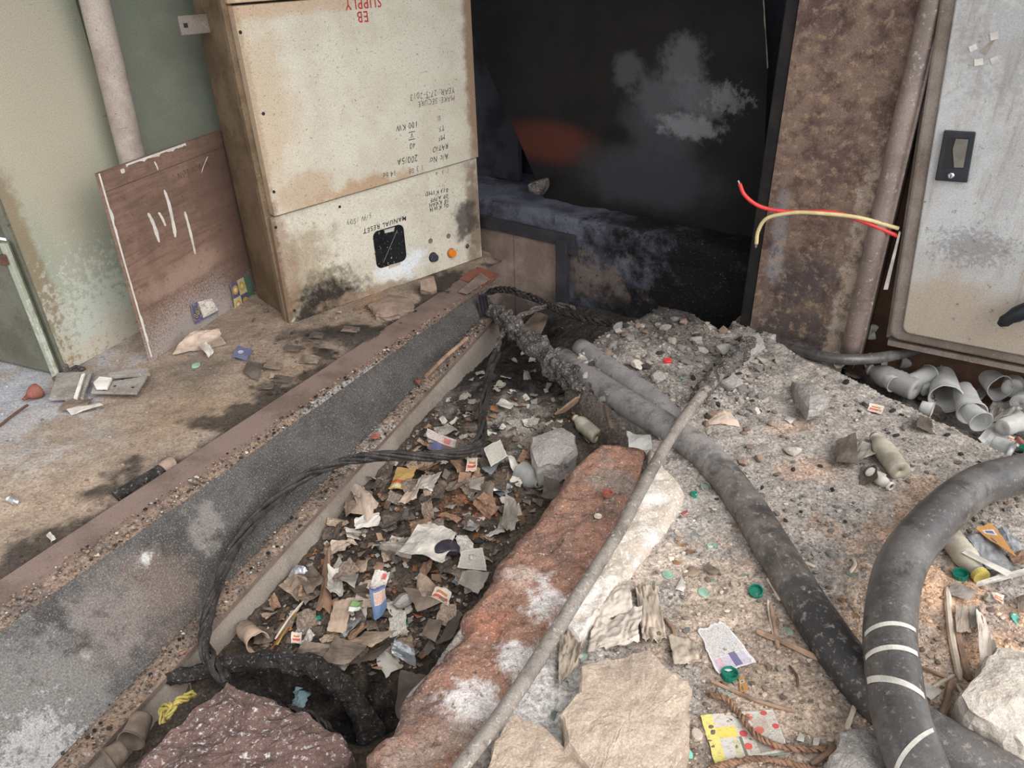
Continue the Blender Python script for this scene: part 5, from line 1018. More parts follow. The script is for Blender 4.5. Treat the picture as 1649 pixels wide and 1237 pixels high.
bottle((838, 770), (868, 790), 18, 'bottle_clear', 'dusty clear bottle bottom in the trench left of the brick kerb', None, .2, 5)
bottle((962, 712), (925, 680), 13, 'bottle_dusty', 'small dusty bottle lying in the ash above the brick kerb', None, .15, 7)
S([(806, 850), (812, 800), (838, 808), (830, 850)], 'paper_grey', 'grey crumpled film beside the dusty bottle', crum=.25, lift=.05, n=9, name='plastic_film', cat='film')
S([(870, 800), (878, 770), (905, 780), (900, 806)], 'paper_dark', 'dark wrinkled wrapper against the brick kerb', crum=.25, lift=.05, n=9, name='wrapper', cat='wrapper')
S([(892, 668), (928, 640), (945, 636), (908, 664)], 'stick', 'flat weathered lath propped beside the grey cable', crum=.02, lift=.04, n=6, sol=.008, name='wooden_lath', cat='lath')
S([(800, 655), (806, 640), (828, 650), (822, 662)], 'paper_white', 'pale ashy paper in the dark end of the trench', crum=.2, lift=.03)
S([(840, 530), (862, 500), (884, 508), (872, 540)], 'paper_brown', 'brown card standing at the far end of the trench', crum=.04, lift=.04, n=6, name='card_scrap', cat='cardboard')
S([(815, 500), (818, 488), (828, 494), (826, 506)], 'paper_grey', 'grey shard at the far end of the trench', crum=.06, lift=.03, n=5, name='shard', cat='shard')
S([(1012, 722), (1008, 690), (1048, 700), (1052, 722)], 'cup_cloudy', 'cloudy plastic sheet tucked under the grey cable', crum=.1, lift=.05, n=8, name='plastic_film', cat='film')
S([(980, 690), (966, 650), (974, 650), (990, 690)], 'stick_dark', 'dark strip hanging under the grey cable', crum=.1, lift=.04, n=6, name='wooden_lath', cat='lath')
cap(512, 1000, 17, 'cap_green', 'open', (.9, .3), 'green bottle cap in the lower trench beside the gold strip'); cap(739, 916, 15, 'cap_green', 'open', (.7, .8), 'green bottle cap beside the dark pouch in the trench'); cap(651, 1008, 15, 'cap_green', 'open', (-.6, .5), 'green bottle cap under the grey stone in the trench')
cap(702, 884, 11, 'cap_green', 'top', (.9, .9), 'green sliver of cap at the tip of the dark pouch'); cap(493, 948, 12, 'cap_pale', 'open', (1.2, .2), 'pale ring on the tan husk'); cap(659, 723, 9, 'paper_white', 'top', (0, 0), 'small white cap in the upper trench'); cap(752, 1010, 9, 'cap_pale', 'disc', label='tiny pale disc by the kerb')
for i, (a, b_) in enumerate([((395, 1020), (420, 1045)), ((268, 1102), (292, 1118))]): cup(a, b_, 17, 'paper_kraft', ['brown crushed cup against the lower trench wall', 'tan crushed cup beside the dark brick lump'][i], 3+i, .3)
for i, (a, b_) in enumerate([((236, 1165), (215, 1205)), ((205, 1215), (180, 1235))]): cup(a, b_, 22, 'paper_brown', ['brown paper cup lying by the dark brick lump', 'brown paper cup at the bottom left edge with its mouth forward'][i], 7+i, .2, z=-.3)
strands('string_tangle', [(262, 1165, -.24), (262, 1140, -.22), (278, 1138, -.2), (270, 1152, -.22), (285, 1130, -.2), (300, 1124, -.2), (312, 1116, -.21)], 50, 4, .006, .0032, 'yellow_band', 'mustard yellow string tangle beside the dark brick lump', 2, 31)
# ================================================================== the far heap, the slab and the gutter
S([(1132, 680), (1140, 664), (1172, 666), (1198, 684)], 'paper_pink', 'salmon pink crumpled wrapper on the slab above the grey cable', crum=.25, lift=.012, n=10, name='wrapper', cat='wrapper')
cap(1075, 583, 13, 'red_wire', 'top', label='bright red cap on the rubble heap'); cap(1097, 611, 12, 'cap_green', 'disc', label='green disc on the rubble heap'); cap(1130, 645, 12, 'cap_green', 'disc', (.2, .3), label='green disc half hidden by the thin conduit')
bt = bottle((1447, 770), (1405, 712), 16, 'bottle_dusty', 'dusty plastic bottle lying on the slab', None, .06, 2, None, None, False, .5)
S([(1345, 745), (1346, 710), (1378, 700), (1384, 745)], 'paper_dark', 'dark folded metal box lid on the slab', crum=.08, lift=.03, n=7, sol=.003, name='box_lid', cat='lid')
S([(1378, 742), (1380, 712), (1402, 716), (1410, 735)], 'paper_grey', 'grey torn wrapper between the dark lid and the dusty bottle', crum=.25, lift=.02, n=9, name='wrapper', cat='wrapper')
bottle((1398, 765), (1434, 790), 9, 'bottle_white', 'broken white bottle neck below the dusty bottle', None, .1, 9, None, None, False, .75)
S([(1384, 775), (1388, 752), (1410, 750), (1412, 780)], 'paper_dark', 'charred wrapper behind the white bottle neck', crum=.3, lift=.015, n=9, name='wrapper', cat='wrapper')
S([(1412, 770), (1416, 758), (1428, 764), (1424, 774)], 'print_red', 'tiny scrap with red print by the white bottle neck', crum=.15, lift=.015, n=6)
S([(1474, 690), (1480, 670), (1500, 672), (1506, 694)], 'paper_dark', 'charred twist of paper near the slab edge', crum=.3, lift=.02, n=9, name='burnt_paper')
S([(1396, 660), (1400, 650), (1425, 654), (1420, 668)], 'print_red', 'small white card with red print on the slab', crum=.06, lift=.006, n=6, name='printed_card', cat='card')
S([(1262, 676), (1268, 670), (1282, 674), (1274, 682)], 'paper_white', 'small white card below the upright concrete chip', crum=.06, lift=.006, n=6, name='card_scrap', cat='card')
for i, (px, py, w, lb) in enumerate([(1222, 741, 18, 'rounded pinkish stone right of the grey cable'), (1275, 730, 26, 'pale ashy lump on the slab left of the dark lid'), (1172, 622, 44, 'ashy grey clod right of the thin conduit'), (1165, 570, 30, 'ashy clod beside the charred stub'), (1243, 685, 14, 'brown pebble below the upright chip'), (1362, 618, 12, 'small dark pebble near the slab edge'), (1195, 747, 20, 'pink and white stone right of the grey cable'), (1060, 612, 30, 'grey clod on the rubble heap beside the conduit'), (1025, 595, 26, 'pale clod on the left of the rubble heap'), (1340, 790, 9, 'dark bead on the slab below the folded lid'), (1092, 870, 10, 'tan pebble among the caps'), (1215, 665, 18, 'white lump on the slab')]):
    stone(px, py, w, (1, .8, .6), ['stone_brown', 'concrete_pale', 'concrete_grey', 'concrete_grey', 'stone_brown', 'char', 'stone_brown', 'concrete_grey', 'concrete_pale', 'char', 'stone_brown', 'concrete_pale'][i], 50+i, label=lb, sub=3)
# caps pressed into the dust right of the kerb
for px, py, w, m, u, tl_, lb in [(1121, 797, 18, 'cap_green', 'disc', (.2, .1), 'bright green disc beside the mortar strip'), (1134, 786, 17, 'cap_dusty', 'open', (.2, .5), 'grey-blue cap standing above the bright green disc'), (1103, 826, 17, 'cap_red', 'disc', (0, .1), 'red cap beside the mortar strip'), (1088, 822, 12, 'cap_red', 'disc', (.3, 0), 'small rust-red disc next to the red cap'),
                             (1147, 881, 19, 'cap_teal_pale', 'disc', (0, 0), 'pale green disc in the dust midway along the slab'), (1111, 889, 17, 'cap_brown', 'disc', (.1, .1), 'brown crown cap in the dust'), (1075, 926, 19, 'cap_teal_pale', 'disc', (0, 0), 'pale green disc beside the white rags'), (1133, 954, 19, 'cap_teal_pale', 'disc', (0, .1), 'pale green disc above the newsprint with a blue patch'), (1199, 928, 14, 'cap_dusty', 'disc', (0, 0), 'faint green disc left of the upright green cap'),
                             (1184, 944, 17, 'cap_pale', 'open', (.1, .1), 'dusty white ring in the soil'), (1217, 955, 23, 'cap_green', 'open', (.2, -.2), 'dark green open cap beside the grey cable'), (1175, 1091, 27, 'cap_green', 'open', (.1, .05), 'large dark green open cap on the newsprint'), (1167, 1111, 25, 'cap_dusty', 'disc', (0, 0), 'dusty green disc below the large green cap'), (1267, 1019, 22, 'cap_dusty', 'disc', (.05, 0), 'dusty green disc left of the grey cable bend'),
                             (1546, 929, 23, 'cap_green', 'open', (-.15, .1), 'green open cap by the yellow-banded bottle'), (1639, 998, 24, 'cap_turquoise', 'disc', (.3, .2), 'turquoise cap at the right edge'), (1372, 923, 20, 'cap_dusty', 'disc', (0, 0), 'dusty green disc between the two thick cables'), (1102, 1217, 24, 'cap_turquoise', 'top', (.5, .6), 'turquoise cap tucked under the beige chunk'), (1376, 995, 18, 'cap_brown', 'disc', (.2, .1), 'gold-brown crown cap between the cables'), (1380, 1022, 20, 'cap_brown', 'disc', (.1, .1), 'brown crown cap touching the taped cable'), (1355, 968, 10, 'cap_brown', 'top', (.2, 0), 'tan nut between the cables'),
                             (978, 797, 17, 'cap_red', 'open', (.1, .1), 'red-brown cap on top of the brick kerb'), (963, 831, 13, 'cap_pale', 'disc', (0, 0), 'pale ring on top of the brick kerb'), (1081, 795+48, 18, 'cap_pale', 'disc', (0, 0), 'cream disc beside the red cap'), (1135, 1063, 12, 'cap_pale', 'disc', (0, 0), 'pale disc beside the newsprint'), (940, 1062, 22, 'cap_teal_pale', 'disc', (.3, .3), 'pale green disc at the corner of the beige chunk'), (895, 1155, 20, 'cap_dusty', 'disc', (.6, .2), 'dusty teal disc between the two beige chunks'), (1120, 1185, 20, 'cap_pale', 'top', (.2, .2), 'pale round button right of the beige chunk')]:
    cap(px, py, w, m, u, tl_, lb, z=(.045 if lb.endswith('top of the brick kerb') else None))
# rags beside the kerb
S([(945, 1005), (962, 940), (1010, 928), (1020, 985)], 'cloth_pale', 'white crumpled rag beside the conduit, upper fold', crum=.16, lift=.02, n=26, creases=16, name='rag', cat='rag', smooth=True)
S([(945, 1048), (955, 995), (1035, 985), (1030, 1035)], 'cloth_pale', 'white crumpled rag touching the beige chunk', crum=.15, lift=.022, n=26, creases=16, name='rag', cat='rag', smooth=True)
S([(898, 1110), (900, 1030), (945, 990), (930, 1075)], 'cloth_beige', 'dusty rag strip along the conduit', crum=.16, lift=.015, n=22, creases=14, name='rag', cat='rag', smooth=True)
S([(1035, 1040), (1022, 945), (1055, 935), (1075, 1030)], 'cloth_beige', 'dusty beige rag right of the white rags', crum=.14, lift=.012, n=24, creases=14, name='rag', cat='rag', smooth=True)
S([(1085, 1072), (1075, 1020), (1120, 1030), (1130, 1068)], 'cloth_beige', 'grey-brown folded cloth left of the newsprint', crum=.15, lift=.014, n=18, creases=10, name='rag', cat='rag', smooth=True)
stick([(1072, 1000), (1085, 1020), (1088, 1045)], 4, 'stick', 'curled brown strip on the dusty rag', 'strip', 'curled_strip')
S([(1155, 1090), (1120, 1012), (1162, 999), (1222, 1066)], 'print_news_blue', 'white newsprint with a blue patch under the green cap', crum=.04, lift=.004, n=12, ragged=.12, name='newspaper')
S([(1152, 1235), (1126, 1152), (1244, 1143), (1274, 1214)], 'print_flyer', 'yellow and white flyer with red dots under the rope', crum=.025, lift=.006, n=14, ragged=.03, name='flyer')
S([(1192, 1116), (1189, 1092), (1198, 1090), (1206, 1112)], 'print_orange_pack', 'small orange and white stub beside the green cap', crum=.05, lift=.008, n=5, name='paper_stub')
S([(1282, 1192), (1288, 1178), (1296, 1186), (1294, 1196)], 'paper_white', 'small white tape scrap right of the flyer', crum=.06, lift=.006, n=5, name='tape_scrap', cat='tape')
S([(1308, 1200), (1310, 1188), (1322, 1188), (1318, 1202)], 'paper_white', 'smallest white tape scrap near the grey lump', crum=.06, lift=.006, n=5, name='tape_scrap', cat='tape')
S([(1086, 950), (1098, 928), (1105, 945), (1100, 952)], 'paper_white', 'white triangular card right of the rags', crum=.05, lift=.006, n=5, name='card_scrap', cat='card')
S([(1098, 925), (1112, 912), (1132, 920), (1118, 930)], 'paper_kraft', 'tan torn paper among the pale discs', crum=.1, lift=.008)
S([(1130, 825+90), (1140, 905), (1160, 920), (1150, 930)], 'paper_brown', 'thin brown leaf scrap in the soil right of the rags', crum=.15, lift=.01)
for pts, r, m, lb in [([(1218, 1020), (1262, 1038), (1325, 1068)], 5, 'stick', 'brown flat stalk pointing at the grey cable'), ([(1240, 975), (1246, 1010), (1252, 1048)], 3.5, 'stick', 'thin upright stalk below the dark green cap'), ([(1236, 970), (1240, 1000), (1246, 1030)], 2.5, 'straw_pale', 'pale thin stalk beside the upright stalk'), ([(1390, 1105), (1376, 1140), (1362, 1178)], 4, 'straw_pale', 'pale dry leaf blade left of the taped cable'), ([(1235, 935), (1245, 950), (1255, 970)], 3, 'straw_pale', 'pale twig left of the grey cable'), ([(1145, 1100), (1215, 1130), (1280, 1150)], 3, 'stick', 'long brown twig above the flyer'), ([(1280, 906), (1296, 910), (1312, 916)], 2.5, 'straw_pale', 'pale straw right of the grey cable'), ([(1270, 1075), (1282, 1092), (1284, 1110)], 2, 'stick_dark', 'dark bent twig in the soil'), ([(1305, 1235), (1325, 1222), (1345, 1205)], 6, 'stick', 'brown stalk at the foot of the grey lump'), ([(1372, 902), (1376, 912), (1368, 925)], 3, 'straw_pale', 'short straw on the dusty disc between the cables'),
                      ([(1524, 950), (1530, 1020), (1545, 1100)], 5, 'straw_pale', 'long dry reed right of the taped cable'), ([(1535, 1000), (1548, 1060), (1560, 1100)], 6, 'stick', 'broad brown reed right of the taped cable'), ([(1480, 1128), (1505, 1108), (1535, 1090)], 4, 'straw_pale', 'pale reed crossing beside the taped cable'), ([(1532, 1100), (1524, 1130), (1514, 1160)], 6, 'stick', 'reed tip near the lower right chunk'), ([(1572, 1192), (1610, 1200), (1645, 1206)], 6, 'stick_dark', 'dark wooden lath at the lower right'), ([(1478, 1075), (1500, 1085), (1525, 1095)], 2.5, 'stick', 'thin brown twig right of the taped cable'), ([(1540, 1108), (1550, 1125), (1556, 1150)], 3, 'straw_pale', 'short pale reed left of the pale concrete chunk')]:
    stick(pts, r, m, lb)
# right-hand litter
bottle((1515, 862), (1575, 938), 19, 'bottle_dusty', 'clear bottle with a yellow band right of the taped cable', 'yellow_band', .08, 6, None, None, True, .55)
S([(1590, 915), (1555, 865), (1595, 860), (1640, 925)], 'foil', 'grey crushed foil packet behind the yellow-banded bottle', crum=.12, lift=.03, n=10, name='foil_packet', cat='packet')
S([(1590, 868), (1570, 850), (1598, 842), (1640, 900)], 'print_orange_pack', 'orange card with a dark dot at the right', crum=.08, lift=.04, n=8, sol=.0015, name='card_box', cat='box')
S([(1630, 890), (1606, 850), (1616, 846), (1652, 884)], 'foil', 'grey folded film behind the orange card', crum=.08, lift=.04, n=7, name='plastic_film', cat='film')
S([(1632, 915), (1622, 892), (1655, 880), (1665, 908)], 'paper_orange', 'tan crumpled paper at the right edge', crum=.2, lift=.03, n=8)
S([(1570, 946), (1572, 938), (1660, 912), (1655, 924)], 'paper_white', 'long white paper strip pointing right', crum=.03, lift=.035, n=8, ragged=.03, name='paper_strip')
S([(1548, 890), (1555, 886), (1632, 922), (1622, 928)], 'paper_white', 'white paper strip crossing the yellow-banded bottle', crum=.03, lift=.045, n=8, ragged=.03, name='paper_strip')
S([(1524, 952), (1536, 936), (1575, 950), (1560, 970)], 'paper_grey', 'grey folded card below the green cap on the right', crum=.1, lift=.012, n=7, name='card_scrap', cat='card')
S([(1540, 1020), (1538, 975), (1558, 975), (1565, 1022)], 'cloth_beige', 'dry grey leaf pointing down right of the reeds', crum=.12, lift=.02, n=9, name='dry_leaf', cat='leaf')
S([(1562, 1015), (1560, 972), (1578, 974), (1582, 1010)], 'paper_grey', 'second dry grey leaf beside the first', crum=.12, lift=.022, n=9, name='dry_leaf', cat='leaf')
S([(1578, 1075), (1570, 985), (1590, 985), (1604, 1050)], 'cloth_pale', 'long pale dry leaf above the pale concrete chunk', crum=.12, lift=.03, n=10, name='dry_leaf', cat='leaf')
S([(1600, 968), (1596, 952), (1618, 958), (1616, 972)], 'print_red', 'white and red wrapper twist at the right', crum=.25, lift=.02, n=8, name='wrapper', cat='wrapper')
stone(1592, 966, 16, (1, .9, .8), 'concrete_pale', 91, label='round white pebble by the red wrapper twist', sub=3)
S([(1640, 985), (1636, 960), (1660, 955), (1662, 985)], 'paper_brown', 'brown curled leaf at the right edge', crum=.2, lift=.02, n=8, name='dry_leaf', cat='leaf')
S([(1478, 1110), (1490, 1100), (1520, 1112), (1500, 1128)], 'paper_white', 'white paper right of the taped cable', crum=.08, lift=.01, n=7)
S([(1555, 1200), (1565, 1150), (1610, 1165), (1640, 1195)], 'paper_brown', 'brown cardboard under the pale concrete chunk', crum=.05, lift=.015, n=8, name='cardboard', cat='cardboard')
S([(1530, 1190), (1535, 1140), (1560, 1150), (1556, 1185)], 'foil', 'clear crinkled film between cable and cardboard', crum=.15, lift=.015, n=9, name='plastic_film', cat='film')
S([(1590, 1240), (1600, 1212), (1660, 1215), (1660, 1245)], 'paper_pink', 'pinkish paper at the bottom right corner', crum=.1, lift=.01, n=8)
# gutter full of cups and bottles
cup((1445, 592), (1487, 593), 17, 'cup_clear', 'clear plastic cup on its side with its round mouth to the right', 2, .04, z=-.07)
cup((1422, 590), (1402, 597), 17, 'cup_cloudy', 'cloudy cup lying behind the clear cup', 4, .12, z=-.09)
cup((1512, 612), (1518, 660), 24, 'cup_cloudy', 'cloudy upside-down cup standing in the gutter', 5, .12, z=-.1)
cup((1556, 672), (1576, 692), 18, 'cup_clear', 'clear cup at the slab edge with its mouth towards the cable', 6, .06, z=-.06)
cup((1545, 640), (1560, 680), 20, 'cup_cloudy', 'cloudy cup behind the cup at the slab edge', 8, .2, z=-.09)
cup((1380, 585), (1360, 592), 15, 'cup_cloudy', 'dim cup half hidden by the slab edge', 9, .15, z=-.1)
cup((1540, 575), (1572, 600), 26, 'cup_cloudy', 'large cloudy cup below the grey cabinet', 10, .25, z=-.09)
cup((1600, 590), (1622, 612), 20, 'cup_cloudy', 'dim crushed cup at the back of the gutter', 12, .3, z=-.1)
cup((1490, 640), (1470, 625), 15, 'cup_clear', 'clear squashed cup beside the upside-down cup', 14, .3, z=-.1)
bottle((1472, 640), (1395, 605), 18, 'bottle_clear', 'clear bottle lying along the slab edge', None, .12, 3, -.08)
bottle((1372, 538), (1415, 520), 16, 'bottle_clear', 'clear ribbed bottle wedged behind the rusty column', 'bottle_white', .1, 4, .01)
bottle((1405, 545), (1386, 515), 13, 'bottle_white', 'white bottle end standing behind the ribbed bottle', None, .1, 8, .03)
S([(1585, 690), (1606, 620), (1650, 640), (1640, 680)], 'paper_white', 'white crumpled printed bag in the gutter', crum=.22, lift=.05, n=14, creases=10, name='plastic_bag', cat='plastic bag')
S([(1560, 640), (1592, 608), (1608, 618), (1580, 645)], 'foil', 'grey clear box lid in the gutter', crum=.06, lift=.05, n=7, name='box_lid', cat='lid')
S([(1575, 705), (1600, 680), (1640, 690), (1605, 720)], 'cup_cloudy', 'cloudy film below the white bag', crum=.2, lift=.05, n=10, name='plastic_film', cat='film')
S([(1600, 600), (1612, 575), (1655, 585), (1655, 610)], 'paper_dark', 'dark blue-black bag at the back of the gutter', crum=.22, lift=.04, n=12, name='plastic_bag', cat='plastic bag')
cap(1546, 633, 12, 'bottle_blue', 'top', label='tiny blue cap among the cups', z=-.05); cap(1640, 712, 16, 'cap_red', 'top', (.5, .3), label='orange-red cap at the right edge of the slab', z=.0); cap(1648, 722, 12, 'cap_green', 'top', (.4, .4), label='green cap at the right edge of the slab', z=.0)
S([(1392, 560), (1400, 545), (1470, 560), (1460, 578)], 'rust_plate', 'reddish cardboard under the corner of the grey cabinet', crum=.05, lift=.03, n=7, name='cardboard', cat='cardboard')
S([(1620, 715), (1616, 700), (1640, 702), (1640, 722)], 'print_red', 'red and white wrapper at the gutter end', crum=.2, lift=.03, n=8, name='wrapper', cat='wrapper')
stone(872, 311, 30, (1, .7, .6), 'char_ash', 95, label='ash clod on top of the sooty plinth', sub=3).location = tuple(onp(872, 312, Q0+QN*.1, QN))
# ================================================================== scattered repeats
MS = {}
LOOK = {'paper_kraft': 'tan', 'paper_brown': 'brown', 'paper_dark': 'dark brown', 'paper_grey': 'grey', 'paper_white': 'white', 'paper_orange': 'orange-brown', 'foil': 'silvery', 'print_red': 'red-printed', 'print_news': 'newsprint', 'char_ash': 'ash-crusted', 'concrete_grey': 'grey', 'stone_brown': 'brownish', 'concrete_pale': 'pale', 'cap_pale': 'cream', 'cap_dusty': 'greenish grey', 'cap_brown': 'brown', 'cup_cloudy': 'cloudy', 'paper_pink': 'pinkish'}
LAND = [(528, 855, 'the brown box flap'), (575, 805, 'the torn tan bag'), (615, 765, 'the brown crinkled wrapper'), (650, 770, 'the yellow printed sachet'), (690, 778, 'the scorched newsprint'), (715, 715, 'the red and blue packet'), (760, 748, 'the red-lettered sachet'), (798, 730, 'the upright newsprint scrap'), (655, 880, 'the pale plastic bag'), (690, 870, 'the white crumpled paper'), (720, 897, 'the black pouch'), (758, 902, 'the grey newsprint sheet'), (472, 943, 'the tan husk'), (522, 940, 'the upright orange-brown wrapper'), (540, 940, 'the crumpled napkin'), (608, 970, 'the blue-labelled bottle'), (545, 990, 'the large tan wrapper'), (685, 950, 'the yellowish bag'), (655, 980, 'the grey trench stone'), (460, 1012, 'the gold wrapper strip'), (510, 1052, 'the crushed brown cups'), (650, 1050, 'the silver foil packet'), (710, 1015, 'the round brown lid'), (890, 720, 'the flat grey stone'), (850, 780, 'the clear bottle bottom'), (820, 845, 'the grey folded card'), (945, 695, 'the small dusty bottle'), (775, 650, 'the burnt cable bend'), (700, 650, 'the far trench wall'), (860, 570, 'the charred cable end'),
        (915, 650, 'the weathered lath'), (1160, 674, 'the salmon wrapper'), (1305, 635, 'the upright concrete chip'), (1075, 583, 'the bright red cap'), (1172, 622, 'the ashy grey clod'), (1195, 560, 'the charred stub'), (1425, 740, 'the dusty bottle'), (1362, 722, 'the dark folded lid'), (1415, 778, 'the white bottle neck'), (1490, 682, 'the charred paper twist'), (1410, 660, 'the red-printed card'), (1222, 741, 'the rounded pinkish stone'), (1275, 730, 'the pale ashy lump'), (1121, 797, 'the bright green disc'), (1147, 881, 'the pale green disc'), (1217, 955, 'the dark green open cap'), (1170, 1045, 'the newsprint with blue'), (1200, 1185, 'the printed flyer'), (1267, 1019, 'the dusty green disc'), (1370, 960, 'the gap between thick cables'), (1546, 929, 'the yellow-banded bottle'), (1590, 880, 'the orange card'), (1560, 1000, 'the dry grey leaves'), (1530, 1100, 'the dry reeds'), (1600, 1110, 'the pale concrete chunk'), (1480, 820, 'the curve of the thick cable'), (1560, 740, 'the slab edge'), (1240, 545, 'the rusty column foot'), (1020, 545, 'the heap crest'), (985, 590, 'the left side of the heap'), (1120, 545, 'the right side of the heap'), (1200, 830, 'the sooty part of the cable'), (1300, 850, 'the open dusty slab'), (1350, 880, 'the reddish dust patch'), (1300, 1080, 'the cable bend'), (1465, 593, 'the clear cup'), (1515, 640, 'the upside-down cup'), (1565, 682, 'the cup at the slab edge'), (1430, 620, 'the bottle along the slab edge'), (1615, 660, 'the white printed bag'), (1556, 590, 'the large cloudy cup')]
USED = set()
def where(px, py, rank=0):
    d = [math.hypot(px-a, (py-b)*1.3) for a, b, _ in LAND]; i = int(np.argsort(d)[rank]); a, b, nm = LAND[i]; dx, dy = px-a, (py-b)*1.3
    if d[i] < 9: w = 'against'
    elif abs(dx) > 2*abs(dy): w = 'right of' if dx > 0 else 'left of'
    elif abs(dy) > 2*abs(dx): w = 'just below' if dy > 0 else 'just above'
    else: w = ('below and ' if dy > 0 else 'above and ')+('right of' if dx > 0 else 'left of')
    return w+' '+nm
def scatter(n, pxbox, cond, kinds, wr, label, group, name, cat, mats, seed, flat=False, lift=0.):
    r = np.random.RandomState(seed); k = 0; tr = 0
    protos = []
    while k < n and tr < n*20:
        tr += 1; px = r.uniform(pxbox[0], pxbox[2]); py = r.uniform(pxbox[1], pxbox[3])
        p = hit(px, py)
        if not cond(p, px, py): continue
        w = r.uniform(*wr)**1.0*ppm(p); key = (name, k % kinds)
        if key not in MS:
            if flat:
                P = [np.array([-.5, -.4, 0]), np.array([.5, -.4, 0]), np.array([.45, .4, 0]), np.array([-.5, .35, 0])]; V, fs, uv = quad_sheet(P, 7, 7, 300+seed+k, .34, .16); vf = (V.tolist(), fs, uv)
            else: V, fs = rock((1, .8, .6), 300+seed+k, 1, .1, 8); vf = (V, fs)
            me = bpy.data.meshes.new(name); me.from_pydata([tuple(q) for q in vf[0]], [], vf[1]); MS[key] = me; me.materials.append(None)
        o = bpy.data.objects.new(name, MS[key]); COL.objects.link(o); o.material_slots[0].link = 'OBJECT'; mm = mats[r.randint(len(mats))]; o.material_slots[0].material = MATS[mm]
        z = float(hq(p[0], p[1])); o.scale = (w, w*r.uniform(.7, 1.1), w*r.uniform(.7, 1.)); o.location = (p[0], p[1], z+(lift if flat else w*.2)+(w*.12 if flat else 0))
        tl_ = .5 if flat else .4; o.rotation_euler = (r.uniform(-tl_, tl_), r.uniform(-tl_, tl_), r.uniform(0, 6.28)); ws = w/ppm(p); sz = 'tiny ' if ws < wr[0]+.33*(wr[1]-wr[0]) else ('small ' if ws < wr[0]+.67*(wr[1]-wr[0]) else 'larger '); lbs = [sz+LOOK[mm]+' '+label+' '+where(px, py, q) for q in range(5)]; lb = next((q for q in lbs if q not in USED and len(q.split()) <= 16), lbs[0]); USED.add(lb); tag(o, lb, cat, group); k += 1
inT = lambda p: float(samp(TD, p[0], p[1])) < -.02
inG = lambda p: float(samp(GDm, p[0], p[1])) < .0
def rdx(p):
    u = FLO[1]-FLO[0]; ln = np.hypot(u[0], u[1]); return ((p[0]-FLO[0][0])*u[1]-(p[1]-FLO[0][1])*u[0])/ln
def kx(py): return np.interp(py, [720, 800, 900, 1000, 1100, 1237], [955, 890, 805, 745, 660, 590])
tr_ok = lambda p, px, py: inT(p) and rdx(p) > .03 and px < kx(py)-5 and p[2] < -.06
scatter(150, (430, 690, 900, 1080), tr_ok, 8, (18, 46), 'torn scrap', 'scraps in the trench', 'rubbish_scrap', 'scrap', ['paper_kraft', 'paper_brown', 'paper_brown', 'paper_dark', 'paper_grey', 'paper_white', 'paper_orange', 'paper_dark', 'foil', 'paper_kraft', 'paper_grey', 'paper_pink', 'paper_brown', 'print_news', 'paper_dark'], 3, True, .014)
scatter(120, (600, 570, 980, 760), tr_ok, 8, (8, 20), 'ash flake', 'ash flakes in the trench', 'ash_flake', 'flake', ['paper_grey', 'paper_white', 'paper_grey', 'char_ash'], 5, True, .006)
scatter(70, (440, 690, 930, 1060), tr_ok, 8, (8, 20), 'trench stone', 'stones in the trench', 'trench_stone', 'stone', ['concrete_grey', 'stone_brown', 'char_ash', 'stone_brown', 'concrete_grey'], 7)
slab_ok = lambda p, px, py: (not inT(p)) and (not inG(p)) and p[2] > -.04 and not (px < kx(py)+180 and py > 720) and not (px > 1395 and 780 < py < 1237 and px < 1480) and p[1] < 2.62
scatter(110, (940, 515, 1230, 700), slab_ok, 8, (8, 22), 'clod', 'clods on the rubble heap', 'rubble_clod', 'stone', ['concrete_grey', 'concrete_grey', 'char_ash', 'concrete_pale', 'stone_brown'], 9)
scatter(110, (1140, 560, 1649, 860), slab_ok, 8, (5, 13), 'pebble', 'pebbles on the slab', 'slab_pebble', 'pebble', ['concrete_grey', 'concrete_pale', 'stone_brown', 'char_ash'], 11)
scatter(80, (1060, 820, 1649, 1237), slab_ok, 8, (5, 14), 'dusty pebble', 'pebbles in the foreground dust', 'dust_pebble', 'pebble', ['concrete_grey', 'concrete_pale', 'stone_brown', 'stone_brown'], 13)
r_ = np.random.RandomState(15)
for px, py, w, m in [(1062, 868, 17, 'cap_pale'), (1078, 880, 15, 'cap_pale'), (1095, 858, 18, 'cap_pale'), (1098, 876, 16, 'cap_brown'), (1052, 905, 16, 'cap_pale'), (1118, 862, 14, 'cap_dusty'), (1090, 905, 15, 'cap_brown'), (1125, 905, 15, 'cap_pale'), (1150, 935, 14, 'cap_dusty'), (1168, 905, 12, 'cap_pale'), (1060, 950, 15, 'cap_pale'), (1122, 838, 13, 'cap_brown'), (1160, 965, 13, 'cap_pale'), (1240, 920, 12, 'cap_dusty')]:
    cap(px, py, w, m, 'disc', (r_.uniform(-.15, .15), r_.uniform(-.15, .15)), LOOK[m]+' faint disc '+where(px, py), 'dusty discs beside the mortar strip')
scatter(40, (1500, 820, 1600, 880), slab_ok, 8, (8, 16), 'gravel stone', 'gravel heap stones', 'gravel_stone', 'stone', ['concrete_grey', 'concrete_grey', 'concrete_pale'], 17)
gut_ok = lambda p, px, py: inG(p) and p[1] < 2.5
scatter(26, (1330, 580, 1649, 740), gut_ok, 6, (18, 40), 'film scrap', 'film scraps in the gutter', 'film_scrap', 'scrap', ['cup_cloudy', 'paper_grey', 'foil', 'paper_dark'], 19, True, .012)
